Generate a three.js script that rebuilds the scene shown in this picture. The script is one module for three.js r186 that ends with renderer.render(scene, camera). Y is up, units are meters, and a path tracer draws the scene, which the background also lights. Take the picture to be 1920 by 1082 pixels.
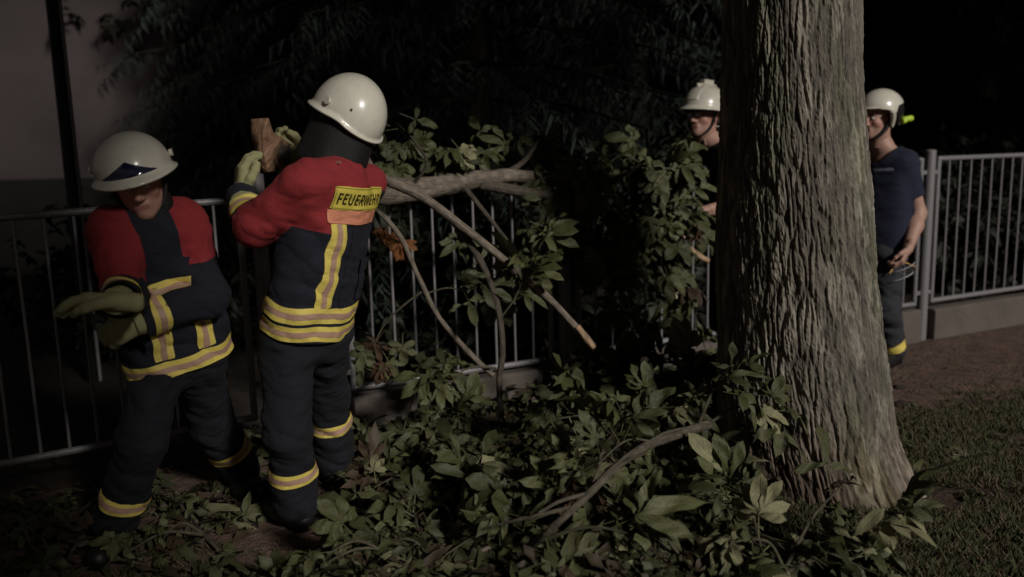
import * as THREE from 'three';
import { mergeGeometries } from 'three/addons/utils/BufferGeometryUtils.js';
import { ImprovedNoise } from 'three/addons/math/ImprovedNoise.js';

// ---------------------------------------------------------------- camera, sky, light, exposure
const V = (x, y, z) => new THREE.Vector3(x, y, z);
const rad = (d) => d * Math.PI / 180;
const scene = new THREE.Scene();
const camera = new THREE.PerspectiveCamera(37.4, 1024 / 577, 0.05, 400);
camera.position.set(0, 1.5, 0);
camera.rotation.order = 'YXZ';
camera.rotation.set(rad(-9.5), 0, rad(-1.4));
camera.focus = 3.42; camera.userData.fStop = 1.3;
camera.updateMatrixWorld(true);
const renderer = new THREE.WebGLRenderer({ antialias: true });
renderer.setSize(1024, 577);
renderer.toneMapping = THREE.LinearToneMapping;
renderer.toneMappingExposure = 1;
renderer.shadowMap.enabled = true;
renderer.shadowMap.type = THREE.PCFSoftShadowMap;

// dim, slightly warm night sky (town glow low down), no sun disc
const SKY = [0.044, 0.039, 0.036];
{
  const w = 64, h = 32, d = new Float32Array(w * h * 4);
  for (let j = 0; j < h; j++) for (let i = 0; i < w; i++) {
    const e = (j + 0.5) / h - 0.5, k = (j * w + i) * 4, g = 1 + 0.25 * Math.exp(-Math.abs(e) * 6);
    d[k] = SKY[0] * g; d[k + 1] = SKY[1] * g; d[k + 2] = SKY[2] * g; d[k + 3] = 1;
  }
  const t = new THREE.DataTexture(d, w, h, THREE.RGBAFormat, THREE.FloatType);
  t.mapping = THREE.EquirectangularReflectionMapping; t.magFilter = THREE.LinearFilter; t.minFilter = THREE.LinearFilter;
  t.needsUpdate = true;
  scene.background = t; scene.environment = t; scene.environmentIntensity = 1;
}
// the one light: a low lamp-like glow from the street, right of and behind the camera
const AZ = rad(36), EL = rad(28);
const LDIR = V(Math.sin(AZ) * Math.cos(EL), Math.sin(EL), Math.cos(AZ) * Math.cos(EL));
const sun = new THREE.DirectionalLight(new THREE.Color().setRGB(1, 0.95, 0.87), 2.05);
sun.position.copy(LDIR).multiplyScalar(30).add(V(0, 1, -4));
sun.target.position.set(0, 1, -4);
sun.castShadow = true; sun.shadow.radius = 15; sun.shadow.mapSize.set(2048, 2048);
Object.assign(sun.shadow.camera, { left: -14, right: 14, top: 14, bottom: -14, near: 1, far: 70 });
scene.add(sun, sun.target);

// ---------------------------------------------------------------- helpers
let seed = 20240;
const rnd = () => { seed = (seed + 0x6D2B79F5) | 0; let t = Math.imul(seed ^ (seed >>> 15), 1 | seed); t = (t + Math.imul(t ^ (t >>> 7), 61 | t)) ^ t; return ((t ^ (t >>> 14)) >>> 0) / 4294967296; };
const rr = (a, b) => a + (b - a) * rnd();
const PN = new ImprovedNoise();
const noise = (x, y = 0, z = 0) => PN.noise(x + 31.7, y + 17.3, z + 11.9);
const fbm = (x, y, z, o = 4) => { let s = 0, a = 0.5; for (let i = 0; i < o; i++) { s += a * noise(x, y, z); x *= 2.03; y *= 2.03; z *= 2.03; a *= 0.5; } return s; };
const mix = (a, b, t) => a + (b - a) * t;
const cl = (x, a = 0, b = 1) => Math.min(b, Math.max(a, x));
const sst = (a, b, x) => { const t = cl((x - a) / (b - a)); return t * t * (3 - 2 * t); };
// measured sight lines, used to work out where things stand
const at = (px, py, depth) => {
  const v = V(px / 960 - 1, 1 - py / 541, 0.5).unproject(camera).sub(camera.position);
  return camera.position.clone().addScaledVector(v, depth / -v.z);
};
const gp = (px, py, h = 0) => {
  const v = V(px / 960 - 1, 1 - py / 541, 0.5).unproject(camera).sub(camera.position);
  return camera.position.clone().addScaledVector(v, (h - camera.position.y) / v.y);
};
const used = new Map();
const numbered = (n) => { const k = used.get(n) ?? 0; used.set(n, k + 1); return k ? `${n}_${String(k).padStart(3, '0')}` : n; };
function tag(o, label, category, group, kind) {
  if (label) o.userData.label = label;
  if (category) o.userData.category = category;
  if (group) o.userData.group = group;
  if (kind) o.userData.kind = kind;
  return o;
}
function thing(name, label, category, p = V(0, 0, 0), group) {
  const o = new THREE.Group(); o.name = numbered(name); o.position.copy(p); scene.add(o);
  return tag(o, label, category, group);
}
// geometry is given in world metres; a part is stored relative to its parent's base
function part(name, g, m, parent, kind) {
  const o = new THREE.Mesh(g, m); o.name = name; o.castShadow = o.receiveShadow = true;
  if (kind) o.userData.kind = kind;
  let p = parent, off = V(0, 0, 0);
  while (p && p !== scene) { off.add(p.position); p = p.parent; }
  g.translate(-off.x, -off.y, -off.z);
  parent.add(o); return o;
}
function geo(pos, idx, uv, col) {
  const g = new THREE.BufferGeometry();
  g.setAttribute('position', new THREE.Float32BufferAttribute(pos, 3));
  if (idx) g.setIndex(idx);
  g.setAttribute('uv', new THREE.Float32BufferAttribute(uv ?? new Float32Array(pos.length / 3 * 2), 2));
  if (col) g.setAttribute('color', new THREE.Float32BufferAttribute(col, 3));
  g.computeVertexNormals(); return g;
}
const merge = (list) => mergeGeometries(list.map((g) => { const h = g.index ? g.toNonIndexed() : g; for (const k of Object.keys(h.attributes)) if (!['position', 'normal', 'uv', 'color'].includes(k)) h.deleteAttribute(k); return h; }));
const box = (w, h, d, p, ry = 0) => { const g = new THREE.BoxGeometry(w, h, d); if (ry) g.rotateY(ry); g.translate(p.x, p.y, p.z); return g; };
// tapered tube along points; radii = number | [r0, r1] | fn(t)
function tube(pts, radii, seg = 24, n = 10, rough = 0, cap = true) {
  const c = new THREE.CatmullRomCurve3(pts, false, 'centripetal'), P = c.getSpacedPoints(seg);
  const R = typeof radii === 'function' ? radii : Array.isArray(radii) ? (t) => mix(radii[0], radii[1], t) : () => radii;
  let nrm = V(0, 1, 0); const t0 = P[1].clone().sub(P[0]).normalize(); if (Math.abs(t0.y) > 0.9) nrm.set(1, 0, 0);
  const pos = [], uv = [], idx = []; let len = 0;
  for (let i = 0; i <= seg; i++) {
    const T = (i < seg ? P[i + 1].clone().sub(P[i]) : P[i].clone().sub(P[i - 1])).normalize();
    nrm.addScaledVector(T, -nrm.dot(T)).normalize(); const B = T.clone().cross(nrm);
    if (i) len += P[i].distanceTo(P[i - 1]);
    const r0 = R(i / seg);
    for (let j = 0; j <= n; j++) {
      const a = (j % n) / n * Math.PI * 2, ca = Math.cos(a), sa = Math.sin(a);
      let r = r0; if (rough) r *= 1 + rough * noise(ca * 1.6 + len * 3, sa * 1.6, len * 9) + rough * 0.6 * noise(ca * 5, sa * 5, len * 6);
      pos.push(P[i].x + r * (nrm.x * ca + B.x * sa), P[i].y + r * (nrm.y * ca + B.y * sa), P[i].z + r * (nrm.z * ca + B.z * sa));
      uv.push(j / n * Math.max(0.06, r0 * 6.28), len);
    }
  }
  for (let i = 0; i < seg; i++) for (let j = 0; j < n; j++) { const a = i * (n + 1) + j, b = a + n + 1; idx.push(a, a + 1, b, b, a + 1, b + 1); }
  if (cap) for (const [i, f] of [[0, 0], [seg, 1]]) {
    const k = pos.length / 3; pos.push(P[i].x, P[i].y, P[i].z); uv.push(0, 0);
    for (let j = 0; j < n; j++) { const a = i * (n + 1) + j; f ? idx.push(k, a, a + 1) : idx.push(k, a + 1, a); }
  }
  return geo(pos, idx, uv);
}
// keep the part of a mesh where fn > 0, optionally pushed out along its normals
function clip(g, fn, off = 0) {
  const s = g.index ? g.toNonIndexed() : g, P = s.attributes.position.array, N = s.attributes.normal.array, U = s.attributes.uv.array;
  const pos = [], nor = [], uv = [], v = V(0, 0, 0), nn = V(0, 0, 0);
  const F = new Float32Array(P.length / 3);
  for (let i = 0; i < F.length; i++) F[i] = fn(v.fromArray(P, i * 3), nn.fromArray(N, i * 3));
  const emit = (w) => { for (const q of w) { nn.set(q[3], q[4], q[5]).normalize(); pos.push(q[0] + nn.x * off, q[1] + nn.y * off, q[2] + nn.z * off); nor.push(nn.x, nn.y, nn.z); uv.push(q[6], q[7]); } };
  for (let t = 0; t < F.length; t += 3) {
    if (F[t] <= 0 && F[t + 1] <= 0 && F[t + 2] <= 0) continue;
    const poly = [];
    for (let k = 0; k < 3; k++) {
      const a = t + k, b = t + (k + 1) % 3, get = (i) => [P[i * 3], P[i * 3 + 1], P[i * 3 + 2], N[i * 3], N[i * 3 + 1], N[i * 3 + 2], U[i * 2], U[i * 2 + 1]];
      if (F[a] > 0) poly.push(get(a));
      if ((F[a] > 0) !== (F[b] > 0)) { const u = F[a] / (F[a] - F[b]), A = get(a), B = get(b); poly.push(A.map((x, i) => x + (B[i] - x) * u)); }
    }
    for (let k = 1; k + 1 < poly.length; k++) emit([poly[0], poly[k], poly[k + 1]]);
  }
  const o = new THREE.BufferGeometry();
  o.setAttribute('position', new THREE.Float32BufferAttribute(pos, 3)); o.setAttribute('normal', new THREE.Float32BufferAttribute(nor, 3)); o.setAttribute('uv', new THREE.Float32BufferAttribute(uv, 2));
  return o;
}
// signed distance helpers and a surface-nets mesher
const cap = (a, b, ra, rb = ra) => { const d = b.clone().sub(a), dd = d.lengthSq() || 1e-9; return (x, y, z) => { const px = x - a.x, py = y - a.y, pz = z - a.z, h = cl((px * d.x + py * d.y + pz * d.z) / dd); return Math.hypot(px - d.x * h, py - d.y * h, pz - d.z * h) - mix(ra, rb, h); }; };
const ell = (c, rx, ry, rz) => { const m = Math.min(rx, ry, rz); return (x, y, z) => { const a = (x - c.x) / rx, b = (y - c.y) / ry, d = (z - c.z) / rz, k = Math.hypot(a, b, d), k2 = Math.hypot(a / rx, b / ry, d / rz); return k2 > 1e-6 ? k * (k - 1) / k2 : -m; }; };
const smin = (a, b, k) => { const h = cl(0.5 + 0.5 * (b - a) / k); return mix(b, a, h) - k * h * (1 - h); };
const uni = (list, k) => (x, y, z) => { let d = 1e3; for (const f of list) d = smin(d, f(x, y, z), k); return d; };
function nets(f, lo, hi, c) {
  const nx = Math.ceil((hi.x - lo.x) / c) + 1, ny = Math.ceil((hi.y - lo.y) / c) + 1, nz = Math.ceil((hi.z - lo.z) / c) + 1;
  const D = new Float32Array(nx * ny * nz), id = new Int32Array(nx * ny * nz).fill(-1);
  const ix = (i, j, k) => (k * ny + j) * nx + i;
  for (let k = 0; k < nz; k++) for (let j = 0; j < ny; j++) for (let i = 0; i < nx; i++) D[ix(i, j, k)] = f(lo.x + i * c, lo.y + j * c, lo.z + k * c);
  const pos = [], idx = [];
  for (let k = 0; k < nz - 1; k++) for (let j = 0; j < ny - 1; j++) for (let i = 0; i < nx - 1; i++) {
    let m = 0, n = 0, sx = 0, sy = 0, sz = 0; const d = [];
    for (let q = 0; q < 8; q++) { const v = D[ix(i + (q & 1), j + ((q >> 1) & 1), k + (q >> 2))]; d.push(v); if (v < 0) m |= 1 << q; }
    if (m === 0 || m === 255) continue;
    for (let a = 0; a < 8; a++) for (const s of [1, 2, 4]) { const b = a ^ s; if (b < a || (d[a] < 0) === (d[b] < 0)) continue; const t = d[a] / (d[a] - d[b]); sx += mix(a & 1, b & 1, t); sy += mix((a >> 1) & 1, (b >> 1) & 1, t); sz += mix(a >> 2, b >> 2, t); n++; }
    id[ix(i, j, k)] = pos.length / 3; pos.push(lo.x + (i + sx / n) * c, lo.y + (j + sy / n) * c, lo.z + (k + sz / n) * c);
  }
  const S = [1, nx, nx * ny];
  for (let k = 1; k < nz - 1; k++) for (let j = 1; j < ny - 1; j++) for (let i = 1; i < nx - 1; i++) {
    const o = ix(i, j, k), a = D[o] < 0;
    for (let e = 0; e < 3; e++) {
      if (a === (D[o + S[e]] < 0)) continue;
      const u = S[(e + 1) % 3], v = S[(e + 2) % 3], q = [id[o], id[o - u], id[o - u - v], id[o - v]];
      if (q.some((w) => w < 0)) continue;
      a ? idx.push(q[0], q[1], q[2], q[0], q[2], q[3]) : idx.push(q[0], q[2], q[1], q[0], q[3], q[2]);
    }
  }
  const n = pos.length / 3, nor = new Float32Array(n * 3), uv = new Float32Array(n * 2), e = c * 0.5;
  for (let i = 0; i < n; i++) {
    const [x, y, z] = [pos[i * 3], pos[i * 3 + 1], pos[i * 3 + 2]];
    const gx = f(x + e, y, z) - f(x - e, y, z), gy = f(x, y + e, z) - f(x, y - e, z), gz = f(x, y, z + e) - f(x, y, z - e), l = Math.hypot(gx, gy, gz) || 1;
    nor.set([gx / l, gy / l, gz / l], i * 3); uv.set([x + z, y], i * 2);
  }
  const g = new THREE.BufferGeometry();
  g.setAttribute('position', new THREE.Float32BufferAttribute(pos, 3)); g.setAttribute('normal', new THREE.Float32BufferAttribute(nor, 3)); g.setAttribute('uv', new THREE.Float32BufferAttribute(uv, 2)); g.setIndex(idx);
  return g;
}
const paint = (g, fn) => { const P = g.attributes.position, a = new Float32Array(P.count * 3), v = V(0, 0, 0); for (let i = 0; i < P.count; i++) a.set(fn(v.fromBufferAttribute(P, i)), i * 3); g.setAttribute('color', new THREE.Float32BufferAttribute(a, 3)); return g; };

// ---------------------------------------------------------------- computed textures
function tex(n, fn, rep = 1, srgb = false, m = n) {
  const d = new Uint8Array(n * m * 4);
  for (let j = 0; j < m; j++) for (let i = 0; i < n; i++) { const c = fn(i / n, j / m); for (let k = 0; k < 3; k++) d[(j * n + i) * 4 + k] = cl(c[k]) * 255; d[(j * n + i) * 4 + 3] = 255; }
  const t = new THREE.DataTexture(d, n, m); t.wrapS = t.wrapT = THREE.RepeatWrapping; t.magFilter = THREE.LinearFilter; t.minFilter = THREE.LinearMipmapLinearFilter; t.generateMipmaps = true;
  t.repeat.set(rep, rep); if (srgb) t.colorSpace = THREE.SRGBColorSpace; t.needsUpdate = true; return t;
}
const tn = (u, v, f, s = 0) => { const a = u * 6.2832, b = v * 6.2832; return fbm(Math.cos(a) * f + s, Math.sin(a) * f + Math.cos(b) * f, Math.sin(b) * f + s * 2, 5); };
const TX = {
  cloth: tex(256, (u, v) => { const w = 0.5 + 0.2 * Math.sin(u * 6.2832 * 60) * Math.sin(v * 6.2832 * 60) + 0.7 * tn(u, v, 3); return [w, w, w]; }, 5),
  wood: tex(256, (u, v) => { const w = 0.62 + 0.5 * tn(u, v, 1.4) + 0.35 * noise(Math.cos(u * 6.28) * 6, Math.sin(u * 6.28) * 6, v * 3); return [w, w * 0.97, w * 0.92]; }, 4),
  woodBump: tex(256, (u, v) => { const w = 0.5 + 0.6 * tn(u, v, 2.5) + 0.4 * noise(Math.cos(u * 6.28) * 9, Math.sin(u * 6.28) * 9, v * 4); return [w, w, w]; }, 4),
  soil: tex(512, (u, v) => { const w = 0.66 + 0.7 * tn(u, v, 3, 4) + 0.25 * (rnd() - 0.5), k = tn(u, v, 2, 9); return [w * (1 + 0.15 * k), w * (0.97 - 0.06 * k), w * (0.95 - 0.1 * k)]; }, 0.8),
  soilBump: tex(512, (u, v) => { const w = 0.5 + 0.8 * tn(u, v, 6, 4) + 0.25 * (rnd() - 0.5); return [w, w, w]; }, 1.3),
  leaf: tex(128, (u, v) => { const x = Math.abs(u - 0.5) * 2, vein = Math.exp(-x * 26) * 0.5 + Math.max(0, Math.cos((v * 11 - x * 2.2) * 6.2832) - 0.86) * 1.6 * (1 - x), w = 0.68 + 0.5 * tn(u, v, 2) + vein * 0.45; return [w, w * 0.98, w * 0.9]; }, 1, false, 256),
  leafBump: tex(128, (u, v) => { const x = Math.abs(u - 0.5) * 2, w = 0.6 - Math.exp(-x * 20) * 0.4 - Math.max(0, Math.cos((v * 11 - x * 2.2) * 6.2832) - 0.7) * 0.9 + 0.3 * tn(u, v, 4); return [w, w, w]; }, 1, false, 256),
  plaster: tex(256, (u, v) => { const w = 0.82 + 0.3 * tn(u, v, 2.4, 3) + 0.06 * (rnd() - 0.5); return [w, w * 0.97, w * 0.96]; }, 0.5),
  zinc: tex(256, (u, v) => { const w = 0.72 + 0.5 * tn(u, v, 4, 6); return [w, w, w]; }, 4),
  scuff: tex(256, (u, v) => { const w = 0.93 + 0.12 * tn(u, v, 2, 2) - (tn(u, v, 7, 5) > 0.36 ? 0.2 : 0); return [w, w * 0.99, w * 0.97]; }, 3),
};
const C3 = (r, g, b) => new THREE.Color().setRGB(r, g, b);
const M = (r, g, b, rough = 0.8, o = {}) => new THREE.MeshStandardMaterial({ color: C3(r, g, b), roughness: rough, ...o });
const cloth = (r, g, b, o = {}) => M(r, g, b, 0.9, { bumpMap: TX.cloth, bumpScale: 0.0016, ...o });
const MAT = {
  navy: cloth(0.009, 0.0105, 0.02), trouser: cloth(0.007, 0.008, 0.0135), red: cloth(0.26, 0.021, 0.026), yellow: cloth(0.78, 0.63, 0.14, { roughness: 0.6 }),
  silver: cloth(0.5, 0.31, 0.23, { roughness: 0.5 }), orange: cloth(0.76, 0.3, 0.18, { roughness: 0.6 }), piping: cloth(0.5, 0.2, 0.16),
  tee: cloth(0.013, 0.017, 0.04), teeBlack: cloth(0.008, 0.008, 0.01), skin: M(1, 1, 1, 0.55, { vertexColors: true }),
  boot: M(0.008, 0.008, 0.008, 0.5), leather: cloth(0.009, 0.009, 0.01, { roughness: 0.7 }), glove: cloth(0.34, 0.33, 0.17), gloveDark: cloth(0.012, 0.013, 0.02),
  white: new THREE.MeshPhysicalMaterial({ color: C3(0.78, 0.75, 0.66), roughness: 0.33, clearcoat: 0.5, clearcoatRoughness: 0.14, map: TX.scuff }),
  black: M(0.012, 0.012, 0.014, 0.35), visor: new THREE.MeshPhysicalMaterial({ color: C3(0.01, 0.012, 0.04), roughness: 0.12, clearcoat: 1, clearcoatRoughness: 0.05 }),
  lime: M(0.55, 0.75, 0.06, 0.5), hair: M(0.03, 0.02, 0.013, 0.7), zinc: M(0.36, 0.345, 0.36, 0.48, { metalness: 0.25, map: TX.zinc }), blackMetal: M(0.012, 0.012, 0.012, 0.4, { metalness: 0.3 }),
  bark: M(0.12, 0.1, 0.08, 0.85, { map: TX.wood, bumpMap: TX.woodBump, bumpScale: 0.004 }), barkPale: M(0.27, 0.225, 0.185, 0.8, { map: TX.wood, bumpMap: TX.woodBump, bumpScale: 0.003 }),
  twig: M(0.11, 0.1, 0.065, 0.8, { map: TX.wood }), barkMid: M(0.15, 0.13, 0.1, 0.85, { map: TX.wood, bumpMap: TX.woodBump, bumpScale: 0.004 }), barkDark: M(0.03, 0.024, 0.019, 0.9, { map: TX.wood }), split: M(0.62, 0.42, 0.27, 0.75, { map: TX.wood, bumpMap: TX.woodBump, bumpScale: 0.004 }),
  concrete: M(0.15, 0.13, 0.115, 0.92, { map: TX.plaster, bumpMap: TX.soilBump, bumpScale: 0.003 }),
  house: M(0.085, 0.07, 0.071, 0.95, { map: TX.plaster, bumpMap: TX.soilBump, bumpScale: 0.003 }), plinth: M(0.012, 0.012, 0.012, 0.95, { map: TX.plaster }), roof: M(0.08, 0.035, 0.025, 0.9),
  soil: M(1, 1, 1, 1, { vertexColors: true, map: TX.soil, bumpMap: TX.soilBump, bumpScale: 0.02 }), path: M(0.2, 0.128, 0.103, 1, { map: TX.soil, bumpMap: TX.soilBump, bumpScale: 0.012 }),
};
// ---------------------------------------------------------------- the setting
const F0 = V(-2.2, 0, -3.66), FD = V(0.9, 0, -0.435).normalize(), FN = V(0.435, 0, 0.9).normalize();   // fence line, its direction, its street side
const fl = (s, y = 0, out = 0) => F0.clone().addScaledVector(FD, s).addScaledVector(FN, out).setY(y);
const fdist = (x, z) => (x - F0.x) * FN.x + (z - F0.z) * FN.z;
const groundH = (x, z) => {
  const d = fdist(x, z), onPath = sst(-0.1, 0.1, d) * (1 - sst(1.1, 1.5, d));
  return (1 - onPath) * (0.03 * noise(x * 1.1, z * 1.1) + 0.014 * noise(x * 3.7, z * 3.7) + 0.25 * sst(6, 60, Math.hypot(x, z)) * noise(x * 0.03, z * 0.03));
};
{
  const n = 260, w = (k) => { const u = k / n * 2 - 1; return 180 * (0.035 * u + 0.965 * u ** 5); }, pos = [], uv = [], idx = [], col = [];
  for (let j = 0; j <= n; j++) for (let i = 0; i <= n; i++) { const x = w(i), z = w(j) - 4, k = mix(0.3, 1, sst(-0.25, 0.05, fdist(x, z))), q = 1 + 0.5 * noise(x * 0.9, z * 0.9); pos.push(x, groundH(x, z), z); uv.push(x, z); col.push(0.1 * k * q, 0.065 * k * q, 0.046 * k * q); }  // earth behind the fence painted darker, standing in for unlit ground
  for (let j = 0; j < n; j++) for (let i = 0; i < n; i++) { const a = j * (n + 1) + i, b = a + n + 1; idx.push(a, b, a + 1, a + 1, b, b + 1); }
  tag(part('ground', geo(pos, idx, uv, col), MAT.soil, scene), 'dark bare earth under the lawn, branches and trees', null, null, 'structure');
}
{
  const pos = [], uv = [], idx = [], ns = 240, nd = 26;
  for (let j = 0; j <= nd; j++) for (let i = 0; i <= ns; i++) {
    const s = -6 + 18 * i / ns, e = 1.22 + 0.16 * noise(s * 1.3) + 0.07 * noise(s * 5), p = fl(s, 0, 0.02 + e * j / nd);
    const edge = sst(0, 0.12, j / nd) * (1 - sst(0.8, 1, j / nd));
    pos.push(p.x, 0.004 + edge * (0.012 + 0.008 * noise(p.x * 5, p.z * 5) + 0.006 * noise(p.x * 17, p.z * 17)), p.z); uv.push(p.x + 0.3, p.z);
  }
  for (let j = 0; j < nd; j++) for (let i = 0; i < ns; i++) { const a = j * (ns + 1) + i, b = a + ns + 1; idx.push(a, a + 1, b, b, a + 1, b + 1); }
  const g = geo(pos, idx, uv); if (g.attributes.normal.getY(500) < 0) { g.setIndex(idx.map((_, i) => idx[i - i % 3 + [0, 2, 1][i % 3]])); g.computeVertexNormals(); }
  tag(part('path', g, MAT.path, scene), 'reddish brown trodden footpath along the foot of the fence', null, null, 'structure');
}
// fence: welded steel panels between round posts
const fence = thing('metal_fence', 'grey metal railing of round posts and barred panels crossing the whole scene', 'fence', fl(2.78));
const barVariants = {};
function panel(s0, s1, yb, yt, yb2 = yb, yt2 = yt) {
  const r = 0.0175, frame = [];
  const c = [fl(s0, yb), fl(s0, yt), fl(s1, yt2), fl(s1, yb2)];
  for (let k = 0; k < 4; k++) frame.push(tube([c[k], c[(k + 1) % 4].clone()], r, 2, 10));
  for (const q of c) { const k = new THREE.SphereGeometry(r * 1.02, 12, 8); k.translate(q.x, q.y, q.z); frame.push(k); }
  const fr = part('panel_frame', merge(frame), MAT.zinc, fence), n = Math.round((s1 - s0) / 0.118);
  for (let i = 1; i < n; i++) { const s = mix(s0, s1, i / n), h = yt - yb; const g = barVariants[h] ??= new THREE.CylinderGeometry(0.0075, 0.0075, h - 0.02, 8); const b = new THREE.Mesh(g, MAT.zinc); b.name = 'bar'; b.castShadow = b.receiveShadow = true; const p = fl(s, (mix(yb, yb2, i / n) + mix(yt, yt2, i / n)) / 2); b.position.copy(p).sub(fence.position); b.rotation.z = rr(-0.004, 0.004); fr.add(b); }
}
const YT = 1.33, YB = 0.27;
panel(-3.0, 1.0, 0.07, 1.17, 0.195, 1.275); panel(1.51, 2.69, YB, YT); panel(2.87, 5.72, YB + 0.01, YT); panel(5.9, 8.75, YB + 0.02, YT + 0.005);
for (const s of [1.09, 1.42, 2.78, 5.81, 8.84]) {
  const p = fl(s), g = [new THREE.CylinderGeometry(0.038, 0.038, 1.4, 18)]; g[0].translate(p.x, 0.69, p.z);
  const c = new THREE.SphereGeometry(0.0385, 18, 8, 0, 6.3, 0, 1.57); c.scale(1, 0.35, 1); c.translate(p.x, 1.39, p.z); g.push(c);
  const po = part('post', merge(g), MAT.zinc, fence);
  for (const y of [0.36, 1.24]) for (const k of [-1, 1]) { if (s < 1.45 && s + k * 0.1 > 1.15 && s + k * 0.1 < 1.4) continue; const b = new THREE.BoxGeometry(0.1, 0.028, 0.016); b.rotateY(Math.atan2(0.435, 0.9)); const q = fl(s + k * 0.055, y); b.translate(q.x, q.y, q.z); part('bracket', b, MAT.zinc, po); }
}
// concrete base blocks under the right-hand panels
const baseWall = thing('low_wall', 'low wall of pale concrete blocks under the right part of the railing', 'wall', fl(4.2));
for (const [a, b] of [[1.5, 2.71], [2.85, 4.28], [4.3, 5.73], [5.89, 7.3], [7.32, 8.77]]) {
  const sh = new THREE.Shape(), w = 0.055, h = 0.235 + rr(-0.01, 0.008); sh.moveTo(-w, -0.1); sh.lineTo(w, -0.1); sh.lineTo(w, h - 0.012); sh.lineTo(w - 0.012, h); sh.lineTo(-w + 0.012, h); sh.lineTo(-w, h - 0.012);
  const g = new THREE.ExtrudeGeometry(sh, { depth: b - a, bevelEnabled: true, bevelSize: 0.006, bevelThickness: 0.006, bevelSegments: 2, steps: 1 });
  g.rotateY(Math.PI / 2 + Math.atan2(0.435, 0.9)); const p = fl(a); g.translate(p.x, 0, p.z); part('concrete_block', g, MAT.concrete, baseWall);
}
// house far left behind the fence
{
  const d = 11.5, x1 = at(345, 300, d).x, x0 = x1 - 9, h = thing('house', 'pale plastered house wall with a dark plinth far left behind the railing', 'house', V((x0 + x1) / 2, 0, -d - 3));
  const py = at(60, 336, d).y;
  part('wall', box(x1 - x0, 5.6 - py, 6, V((x0 + x1) / 2, (5.6 + py) / 2, -d - 3)), MAT.house, h);
  part('plinth', box(x1 - x0 + 0.08, py - 0.002, 6.08, V((x0 + x1) / 2, (py - 0.002) / 2, -d - 3)), MAT.plinth, h);
  const s = new THREE.Shape(); s.moveTo(-3.5, 0); s.lineTo(3.5, 0); s.lineTo(0, 2.6);
  const g = new THREE.ExtrudeGeometry(s, { depth: x1 - x0 + 0.8, bevelEnabled: false }); g.rotateY(Math.PI / 2); g.translate(x0 - 0.4, 5.604, -d - 3); part('roof', g, MAT.roof, h);
}
// black pole behind the fence on the left
{
  const b = gp(160, 700), p = at(110, 120, 5.6), q = V(p.x, 0, p.z), o = thing('lamp_post', 'thin black metal lamp post behind the railing at the far left', 'lamp post', q);
  const up = (y) => V(q.x, y, q.z);
  part('pole', merge([tube([up(-0.1), up(4.4)], [0.042, 0.034], 8, 16)]), MAT.blackMetal, o);
  part('edge_highlight', tube([V(q.x + 0.055, 0, q.z + 0.012), V(q.x + 0.055, 4.2, q.z + 0.012)], 0.012, 6, 8), MAT.zinc, o);  // pale strip added as the highlight along the pole edge
  const L = new THREE.LatheGeometry([[0.05, 0], [0.12, 0.05], [0.2, 0.3], [0.22, 0.34], [0.12, 0.42], [0.03, 0.46]].map((a) => new THREE.Vector2(...a)), 16); L.translate(q.x, 4.4, q.z); part('lantern', L, MAT.blackMetal, o);
}
// ---------------------------------------------------------------- the big street tree
const leafShape = (len, wid, rows, ang, droop, pos, uv, idx, o = V(0, 0, 0), jit = 0) => {
  // an obovate leaflet in the xy plane, pointing at angle ang from +y, drooping towards -z
  const k0 = pos.length / 3, ca = Math.cos(ang), sa = Math.sin(ang);
  for (let i = 0; i <= rows; i++) {
    const t = i / rows, w = wid * (Math.pow(t, 0.9) * Math.pow(1 - t, 0.55) * 1.9 + 0.03 * (1 - t)), y = len * t, z = -droop * t * t * len + jit * Math.sin(t * 5 + ang * 3) * len;
    for (const [k, lift] of [[-1, 0.16], [0, 0], [1, 0.16]]) { const x = k * w * 0.5, zz = z + lift * w + jit * 0.7 * Math.sin(t * 9 + k * 2); pos.push(o.x + x * ca + y * sa, o.y - x * sa + y * ca, o.z + zz); uv.push(0.5 + 0.5 * k, t); }
  }
  for (let i = 0; i < rows; i++) for (let k = 0; k < 2; k++) { const a = k0 + i * 3 + k, b = a + 3; idx.push(a, a + 1, b, b, a + 1, b + 1); }
};
function palmate(n, len, wid, stalk, rows = 6, spread = 1.75) {
  const pos = [], uv = [], idx = [], o = V(0, stalk, 0);
  for (let i = 0; i < n; i++) { const a = n > 1 ? mix(-spread, spread, i / (n - 1)) + rr(-0.12, 0.12) : 0, q = 1 - 0.34 * Math.abs(a) / spread; leafShape(len * q * rr(0.9, 1.1), wid * q * rr(0.9, 1.1), rows, a, rr(0.05, 0.85), pos, uv, idx, o, rr(0, 0.035)); }
  if (stalk) { const k = pos.length / 3, w = 0.0022; for (const [x, y] of [[-w, 0], [w, 0], [-w, stalk], [w, stalk]]) { pos.push(x, y, 0.0); uv.push(0.5, 0.02); } idx.push(k, k + 1, k + 2, k + 2, k + 1, k + 3); for (const [z, y] of [[-w, 0], [w, 0], [-w, stalk], [w, stalk]]) { pos.push(0, y, z); uv.push(0.5, 0.02); } idx.push(k + 4, k + 5, k + 6, k + 6, k + 5, k + 7); }
  return geo(pos, idx, uv);
}
const LEAF = Array.from({ length: 16 }, (_, i) => palmate(i % 3 === 0 ? 7 : i % 5 === 1 ? 3 : 5, rr(0.12, 0.19), rr(0.068, 0.1), rr(0.07, 0.12), 6, rr(1.5, 2.0)));
const lm = (r, g, b, rough = 0.55) => new THREE.MeshStandardMaterial({ color: C3(r, g, b), roughness: rough, map: TX.leaf, bumpMap: TX.leafBump, bumpScale: 0.003, side: THREE.DoubleSide });
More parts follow.
